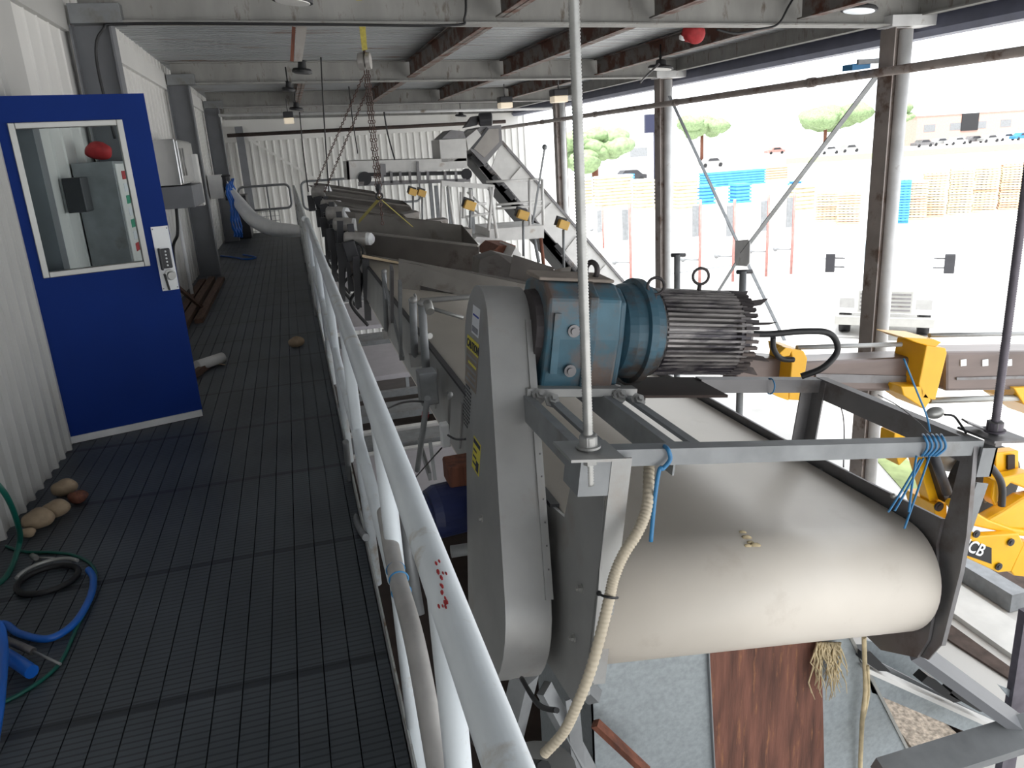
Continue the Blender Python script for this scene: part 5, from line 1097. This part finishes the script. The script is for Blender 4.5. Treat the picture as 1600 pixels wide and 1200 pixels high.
for k, px_ in enumerate((1505, 1539, 1576)):
    mb = MB(); mb.prism([Qm(px_ - 5, 562), Qm(px_ + 4, 561), Qm(px_ + 4, 571), Qm(px_ - 5, 572)], (0, -.01, 0)); mb.build('white_mark', 'white', b3)
# front arm and carriage
slab([(1398, 677), (1432, 670), (1434, 700), (1405, 728), (1396, 700)], YM + .1, .2, 'arm_head', 'yellow', .01)
slab([(1428, 702), (1446, 700), (1478, 782), (1477, 812), (1458, 800)], YM + .05, .14, 'front_arm', 'yellow', .01)
slab([(1452, 700), (1460, 698), (1488, 765), (1478, 786)], YM - .05, .12, 'ram_cover', 'blackp')
mb = MB(); mb.tube([Qm(1455, 700, YM - .1), Qm(1480, 770, YM - .1)], .05, 14); mb.build('hydraulic_ram', 'blackp', bm)
slab([(1458, 788), (1480, 786), (1480, 812), (1462, 806)], YM - .02, .4, 'pivot_block', 'yellow', .01)
mb = MB(); mb.disc_stack(Qm(1466, 791, YM - .03), (0, -1, 0), [(0, .05), (.02, .05), (.021, .03), (.03, .03)], 20); mb.build('pivot_pin', 'blackp', bm)
mb = MB(); mb.ball(Qm(1487, 710, YM + .6), .24, (1.2, 1, .75), 18); mb.build('round_housing', 'ss', bm)
mb = MB(); mb.disc_stack(Qm(1530, 752, YM + .35), (0, -1, 0), [(0, .45), (.1, .45), (.12, .3), (.2, .3)], 32); mb.build('wheel_hub', 'black', bm)
mb = MB()
for k in range(10): a = 2 * math.pi * k / 10; q = Qm(1530, 752, YM + .12) + Vector((math.cos(a) * .22, 0, math.sin(a) * .22)); mb.disc_stack(q, (0, -1, 0), [(0, .035), (.05, .035)], 8)
mb.build('hub_bolt', 'ssd', bm)
mb = MB(); mb.tube(spline([Qm(1510, 775, YM - .02), Qm(1530, 762, YM - .05), Qm(1545, 755, YM - .02)]), .025, 10); mb.build('hose_link', 'ss', bm)
mb = MB(); mb.tube(spline([Qm(1537, 715, YM - .3), Qm(1560, 745, YM - .3), Qm(1566, 765, YM - .3), Qm(1565, 790, YM - .3)]), .035, 10); mb.build('bent_bar', 'blackp', bm)
slab([(1556, 708), (1592, 704), (1592, 740), (1556, 744)], YM - .1, .12, 'upper_bracket', 'yellow', .01)
slab([(1575, 712), (1586, 711), (1586, 732), (1575, 734)], YM - .13, .02, 'bracket_slot', 'dark')
slab([(1554, 750), (1610, 738), (1640, 745), (1640, 775), (1605, 765), (1580, 755), (1570, 765), (1556, 792), (1550, 780)], YM - .25, .14, 'carriage_arm', 'yellow', .02)
slab([(1602, 778), (1640, 770), (1640, 830), (1572, 828), (1540, 815), (1568, 800)], YM - .30, .16, 'carriage_body', 'yellow', .03)
slab([(1505, 800), (1512, 792), (1545, 812), (1582, 826), (1640, 835), (1640, 842), (1592, 838), (1520, 822)], YM - .34, .25, 'carriage_shelf', 'yellow', .02)
cp = slab([(1502, 818), (1530, 838), (1592, 834), (1600, 850), (1580, 893), (1560, 895), (1502, 868)], YM - .42, .10, 'carriage_plate', 'yellow', .012)
slab([(1580, 893), (1600, 848), (1640, 855), (1640, 905), (1585, 900)], YM - .42, .15, 'carriage_plate', 'yellow', .012)
for a, b in ((1525, 834), (1579, 847), (1560, 885)):
    mb = MB(); mb.disc_stack(Qm(a, b, YM - .43), (0, -1, 0), [(0, .04), (.012, .04), (.013, .022), (.02, .022)], 16); mb.build('plate_pin', 'blackp', cp)
pl = [Qm(*q, YM - .423) for q in ((1497, 838), (1549, 856), (1549, 881), (1497, 863))]
mb = MB(); mb.prism(pl, (0, -.004, 0)); pd = mb.build('logo_plate', 'black', cp)
ta = Qm(1505, 858.5, YM - .432); tb_ = Qm(1548, 875.5, YM - .432); tu = Qm(1505, 845, YM - .432)
text('JCB', 'logo_text', 'white', ta, (tb_ - ta), Vector((0, 0, 1)) - (tb_ - ta).normalized() * (tb_ - ta).normalized().z, (tb_ - ta).length * .43, cp, .002, .0025)
# dark soil strip under the machine
mb = MB(); mb.prism([G(1485, 850), G(1680, 880), G(1700, 985), G(1590, 930), G(1492, 888)], (0, 0, .02)); one(mb, 'soil_patch', 'soil', 'dark brown soil strip under the yellow machine', 'soil')
a, b = G(1482, 905), G(1585, 960)
mb = MB(); mb.beam(G(1470, 880) + Vector((0, 0, .12)), G(1590, 955) + Vector((0, 0, .12)), .22, .22); one(mb, 'parking_block', 'galvd', 'dark grey kerb block lying near the yellow machine', 'kerb block')
mb = MB(); mb.beam(G(1470, 925) + Vector((0, 0, .03)), G(1680, 1070) + Vector((0, 0, .03)), .5, .06); one(mb, 'concrete_kerb', 'curb', 'bright white concrete kerb at the lower right', 'kerb')
mb = MB(); mb.prism([G(1455, 985) + Vector((0, 0, .005)), G(1640, 1105) + Vector((0, 0, .005)), G(1640, 1090) + Vector((0, 0, .005)), G(1460, 960) + Vector((0, 0, .005))], (0, 0, .02)); one(mb, 'earth_strip', 'soil', 'thin strip of soil between kerb and paving', 'soil')
mb = MB(); mb.prism([G(1360, 1085), G(1430, 1095), G(1530, 1180), G(1430, 1180)], (0, 0, .03)); one(mb, 'gravel_patch', 'gravel', 'patch of pale gravel seen through the support frame', 'gravel')
mb = MB(); mb.prism([G(1430, 1085), G(1500, 1120), G(1530, 1170), G(1500, 1150)], (0, 0, .06)); one(mb, 'drain_channel', 'dark', 'dark drain channel beside the pale gravel', 'drain')
mb = MB(); mb.prism([G(1352, 700), G(1400, 690), G(1470, 800), G(1440, 800)], (0, 0, .015)); one(mb, 'grass_patch', 'grass', 'patch of thin grass between the column and the yellow arm', 'grass')
# truck
tk = thing('white_truck', 'white lorry facing the building, black mirrors on both sides', 'truck', G(1375, 535))
tc_ = G(1378, 533); fwd = Vector((-.62, -.78, 0)).normalized(); rt = Vector((.78, -.62, 0)).normalized()
fwd = (Vector((CAM.x, CAM.y, 0)) - Vector((tc_.x, tc_.y, 0))).normalized(); rt = Vector((-fwd.y, fwd.x, 0))
def T(a, f, z): return tc_ + rt * a + fwd * f + Vector((0, 0, z))
def tbox(mb, a0, a1, f0, f1, z0, z1): return mb.ob(T((a0 + a1) / 2, (f0 + f1) / 2, (z0 + z1) / 2), rt * (a1 - a0) / 2, fwd * (f1 - f0) / 2, Vector((0, 0, (z1 - z0) / 2)))
mb = MB(); mb.prism([T(-1.15, .0, .7), T(-1.15, 0, 1.35), T(-1.15, -1.3, 1.55), T(-1.15, -1.9, 2.45), T(-1.15, -3.2, 2.6), T(-1.15, -3.2, .7)], rt * 2.3); mb.build('cab', 'white', tk, .05)
mb = MB(); mb.prism([T(-.95, -1.36, 1.62), T(-.85, -1.80, 2.32), T(.85, -1.80, 2.32), T(.95, -1.36, 1.62)], fwd * .02); mb.build('windscreen', 'glassd', tk)
mb = MB(); tbox(mb, -1.2, 1.2, -8, -3.4, .8, 1.25); mb.build('body_box', 'white', tk)
mb = MB(); tbox(mb, -.62, .62, 0.0, .04, .75, 1.3); gl = mb.build('grille', 'alu', tk)
mb = MB()
for k in range(5): tbox(mb, -.58, .58, .04, .055, .80 + k * .10, .84 + k * .10)
mb.build('grille_bars', 'ssd', gl)
mb = MB(); tbox(mb, -1.15, 1.15, .0, .15, .42, .66); mb.build('bumper', 'alu', tk, .02)
for s_ in (-1, 1):
    mb = MB(); tbox(mb, s_ * 1.42 - .12, s_ * 1.42 + .12, -1.3, -1.2, 1.55, 2.05); mr = mb.build('mirror', 'blackp', tk, .02)
    mb = MB(); tbox(mb, s_ * 1.2 - .15, s_ * 1.2 + .15, -1.27, -1.24, 1.68, 1.71); tbox(mb, s_ * 1.2 - .15, s_ * 1.2 + .15, -1.27, -1.24, 1.92, 1.95); mb.build('mirror_arm', 'blackp', tk)
    mb = MB(); tbox(mb, s_ * .88 - .18, s_ * .88 + .18, 0, .03, .85, 1.1); mb.build('headlight', 'ss', tk)
    mb = MB(); mb.cyl(T(s_ * 1.08, -1.0, .5), T(s_ * .80, -1.0, .5), .5, 24); mb.build('wheel', 'black', tk)
    mb = MB(); mb.cyl(T(s_ * 1.08, -6.5, .5), T(s_ * .80, -6.5, .5), .5, 24); mb.build('wheel', 'black', tk)
# posts in the yard
for i, (px_, pt, pb) in enumerate(((943, 322, 388), (986, 318, 450), (1093, 312, 446), (1145, 312, 440), (1197, 305, 432), (1236, 300, 428))):
    g = G(px_, pb); top = P(px_, pt, y=g.y); t = thing('yard_post', 'reddish yard post with a hook arm, %s in the row from the left' % ('first', 'second', 'third', 'fourth', 'fifth', 'sixth')[i], 'post', g, 'row of posts in the yard')
    mb = MB(); mb.tube([g, (g.x, g.y, top.z)], .055, 8); mb.build('post', 'redp', t)
    mb = MB(); q = Vector((g.x, g.y, GZ + .95)); mb.tube([q, q + Vector((-.5, .3, .02))], .03, 8); mb.ball(q + Vector((-.52, .32, .02)), .10, n=8); mb.build('hook_arm', 'galvd', t)
    mb = MB(); mb.box((g.x - .30, g.y - .04, top.z - 1.3), (g.x - .08, g.y + .04, top.z - .2)); mb.build('sign_strip', 'galvd', t)
mb = MB(); mb.tube(spline([G(970, 436), G(1050, 428), G(1150, 415), G(1290, 405)]), .05, 6); one(mb, 'ground_pipe', 'galvd', 'long thin pipe lying on the yard by the posts', 'pipe')
# pallets
def pallet_mesh():
    mb = MB()
    for yy in (-.5, 0, .5): mb.box((-.6, yy - .03, .022), (.6, yy + .03, .118))
    for k in range(6): xx = -.55 + k * .22; mb.box((xx - .06, -.5, .118), (xx + .06, .5, .14)); mb.box((xx - .06, -.5, 0), (xx + .06, .5, .022)) if k % 2 == 0 else None
    return mb
def far_axis(): return
pm = {}
ORD = ['first', 'second', 'third', 'fourth', 'fifth', 'sixth', 'seventh', 'eighth', 'ninth', 'tenth', 'eleventh', 'twelfth', 'thirteenth', 'fourteenth', 'fifteenth', 'sixteenth', 'seventeenth', 'eighteenth']
def pallet_stack(px_, py_, n, m, lbl, grp, rz=0.0, seed=0, mix=None):
    g = G(px_, py_); rr_ = random.Random(seed)
    for k in range(n):
        mm = m
        if mix and rr_.random() < .35: mm = mix
        if mm not in pm:
            o = pallet_mesh().build('wooden_pallet' if mm != 'palletp' else 'blue_pallet', mm); pm[mm] = o
        else:
            o = pm[mm].copy(); COL.objects.link(o)
        o.location = (g.x + rr_.uniform(-.03, .03), g.y + .5 + rr_.uniform(-.03, .03), GZ + .001 + k * .143); o.rotation_euler.z = rz
        tag(o, '%s, %s' % (lbl, 'at the very bottom' if k == 0 else 'topmost of its stack' if k == n - 1 else ORD[k] + ' from the ground'), 'pallet', grp)
rz = math.radians(-40)
pos = [(1300, 346, 12, 'pallet', 'palletr', 'pallet in the far left stack beside the nearest column'),
       (1334, 350, 13, 'pallet', 'palletr', 'pallet in the stack touching the nearest column'),
       (1410, 349, 16, 'palletp', None, 'blue pallet in the tall blue stack'),
       (1437, 343, 15, 'pallet', 'palletr', 'pallet in the narrow stack beside the blue one'),
       (1466, 339, 17, 'pallet', 'palletr', 'pallet in the second stack past the blue one'),
       (1508, 335, 18, 'pallet', None, 'pallet in the third stack past the blue one'),
       (1546, 331, 18, 'pallet', 'palletr', 'pallet in the fourth stack past the blue one'),
       (1588, 327, 18, 'pallet', 'palletr', 'pallet in the fifth stack past the blue one')]
for i, (a, b, n_, m, mx_, lb) in enumerate(pos): pallet_stack(a, b, n_, m, lb, 'pallets of ' + lb.split(' in ')[-1], rz, i, mx_)
# distant stacks, low rows
far = [((905, 928), (278, 308), 'pallet', 'pale timber pile far off, left of the threaded rod'), ((935, 990), (275, 312), 'pallet', 'cream pallet pile under the blue row'), ((930, 992), (276, 288), 'palletp', 'far row of blue pallets left of the middle column'), ((996, 1024), (280, 315), 'pallet', 'cream pile touching the middle column'), ((1060, 1092), (282, 316), 'pallet', 'yellowish pallet pile right of the middle column'),
       ((1097, 1118), (290, 306), 'palletp', 'left small blue pallet pile'), ((1150, 1174), (288, 304), 'palletp', 'right small blue pallet pile'), ((1100, 1196), (270, 280), 'palletp', 'long far row of blue pallets'), ((1243, 1254), (284, 291), 'palletp', 'tiny blue pile behind the diagonal brace'), ((1180, 1232), (262, 270), 'palletr', 'thin red pallet row far away'), ((1245, 1275), (288, 318), 'pallet', 'pale pallet pile right of the diagonal brace')]
for (x0, x1), (t0, t1), m, lb in far:
    g0 = G(x0, t1 + 14); g1 = G(x1, t1 + 14); g1 = P(x1, t1 + 14, y=g0.y); zt = P(x0, t0, y=g0.y).z
    mb = MB(); n_ = max(2, int((zt - max(GZ, P(x0, t1, y=g0.y).z)) / .3)); z0 = max(GZ, P(x0, t1, y=g0.y).z)
    z0 = GZ
    k = 0; z = z0
    while z < zt - .05: mb.box((g0.x, g0.y, z), (g1.x, g0.y + 1.2, min(z + .16, zt))); z += .26
    mb.box((g0.x + .1, g0.y + .1, z0), (g1.x - .1, g0.y + 1.1, zt - .05))
    one(mb, 'pallet_pile', m, lb, 'pallet pile', 'far pallet piles')
# grass bank, cars, buildings, trees
def gp(px_, dist):   # point on the yard at a given distance along y, under image column px_
    d_ = ray(px_, 200); q = CAM + d_ * (dist / d_.y); return Vector((q.x, q.y, GZ))
mb = MB(); mb.prism([gp(1230, 112), gp(1650, 100), gp(1650, 122), gp(1230, 132)], (0, 0, .05)); one(mb, 'grass_verge', 'grass', 'pale green grass verge beyond the pallets', 'grass')
def bld(px0, px1, y, h, name, m, lb, wins=0):
    a = gp(px0, y); b = gp(px1, y); b = Vector((b.x, y, GZ)); t = thing(name, lb, 'building', a)
    mb = MB(); mb.box((a.x, y, GZ), (b.x, y + 12, GZ + h)); mb.build('walls', m, t)
    mb = MB(); mb.box((a.x - .2, y - .2, GZ + h), (b.x + .2, y + 12.2, GZ + h + .4)); mb.build('roof', 'whited', t)
    for k in range(wins):
        xx = a.x + (b.x - a.x) * (k + .5) / wins; mb = MB(); mb.box((xx - 1.5, y - .05, GZ + h * .45), (xx + 1.5, y + .02, GZ + h * .7)); mb.build('window', 'galvd', t)
    return t
bt = bld(1432, 1700, 150, 6.2, 'brick_building', 'brick', 'pale pink brick building at the far right', 7)
mb = MB(); a = gp(1502, 149.8); mb.box((a.x, 149.8, GZ + 2.5), (a.x + 4.6, 149.95, GZ + 6.2)); mb.build('dark_doorway', 'black', bt)
bld(930, 1020, 120, 5.5, 'white_shed', 'whited', 'white shed by the trees left of the middle column', 2)
bld(1050, 1230, 170, 4.0, 'white_warehouse', 'whited', 'long white warehouse behind the parked cars', 0)
mb = MB(); a = P(1009, 208, y=60); mb.box((a.x, 60, a.z), (a.x + 1.6, 60.3, a.z + 1.4)); mb.tube([(a.x + .8, 60.1, GZ), (a.x + .8, 60.1, a.z)], .08, 8); one(mb, 'yard_sign', 'ink', 'dark blue sign beside the middle column', 'sign')
def tree(px_, y, w_, h, lb, base=1.5, seed=1):
    g = gp(px_, y); t = thing('tree', lb, 'tree', g, 'distant trees'); rr_ = random.Random(seed)
    mb = MB(); mb.tube([g, g + Vector((0, 0, base + h * .4))], .35, 8); mb.build('trunk', 'rust', t)
    mb = MB()
    for k in range(16): mb.ball(g + Vector((rr_.uniform(-.42, .42) * w_, rr_.uniform(-.3, .3) * w_, base + h * (.3 + .5 * rr_.random()))), w_ * .16 + rr_.random() * w_ * .07, (1.2, 1, .7), 8, .2)
    mb.build('crown', 'leaf', t)
tree(1097, 150, 9, 4.6, 'low spreading tree right of the middle column', 4.2, 1); tree(1290, 150, 13, 5, 'wide low tree left of the nearest right column', 4.2, 2); tree(1398, 145, 6, 6, 'round tree just right of the nearest right column', 4.0, 3)
tree(928, 75, 6, 6.0, 'bright green tree beside the threaded rod', 1.0, 4); 
# cars
def car(px_, y, m, lb):
    g = gp(px_, y); t = thing('parked_car', lb, 'car', g, 'parked cars')
    mb = MB(); mb.prism([(g.x - 2.2, g.y, GZ + .35), (g.x - 2.2, g.y, GZ + .9), (g.x - 1.3, g.y, GZ + 1.0), (g.x - .8, g.y, GZ + 1.5), (g.x + .9, g.y, GZ + 1.5), (g.x + 1.6, g.y, GZ + .95), (g.x + 2.2, g.y, GZ + .85), (g.x + 2.2, g.y, GZ + .35)], (0, 1.7, 0)); mb.build('car_body', m, t)
    mb = MB(); mb.prism([(g.x - .9, g.y - .02, GZ + 1.0), (g.x - .6, g.y - .02, GZ + 1.4), (g.x + .8, g.y - .02, GZ + 1.4), (g.x + 1.2, g.y - .02, GZ + 1.0)], (0, .03, 0)); mb.build('side_window', 'blackp', t)
    for s_ in (-1.4, 1.4): mb = MB(); mb.cyl((g.x + s_, g.y - .03, GZ + .34), (g.x + s_, g.y + .2, GZ + .34), .33, 12); mb.build('wheel', 'black', t)
cs = [(1215, 160, 'redp', 'red'), (1448, 139, 'ssd', 'dark grey'), (1474, 141, 'ss', 'silver'), (1501, 139, 'whited', 'white'), (1527, 141, 'ssd', 'dark'), (1552, 139, 'ss', 'grey'), (1577, 141, 'whited', 'white second'), (1602, 139, 'bluep', 'blue'), (985, 95, 'blackp', 'black'), (1115, 120, 'ss', 'silver second'), (1300, 138, 'whited', 'white third'), (1332, 140, 'ss', 'silver third')]
for px_, y, m, nm in cs: car(px_, y, m, '%s car parked in the far lot, %s' % (nm, 'below the pink brick building' if 1440 < px_ < 1600 else 'near the yard sign' if px_ < 1050 else 'in front of the white warehouse' if px_ < 1240 else 'left of the nearest right column'))
for o in bpy.data.objects:
    if '_o' in o: del o['_o']
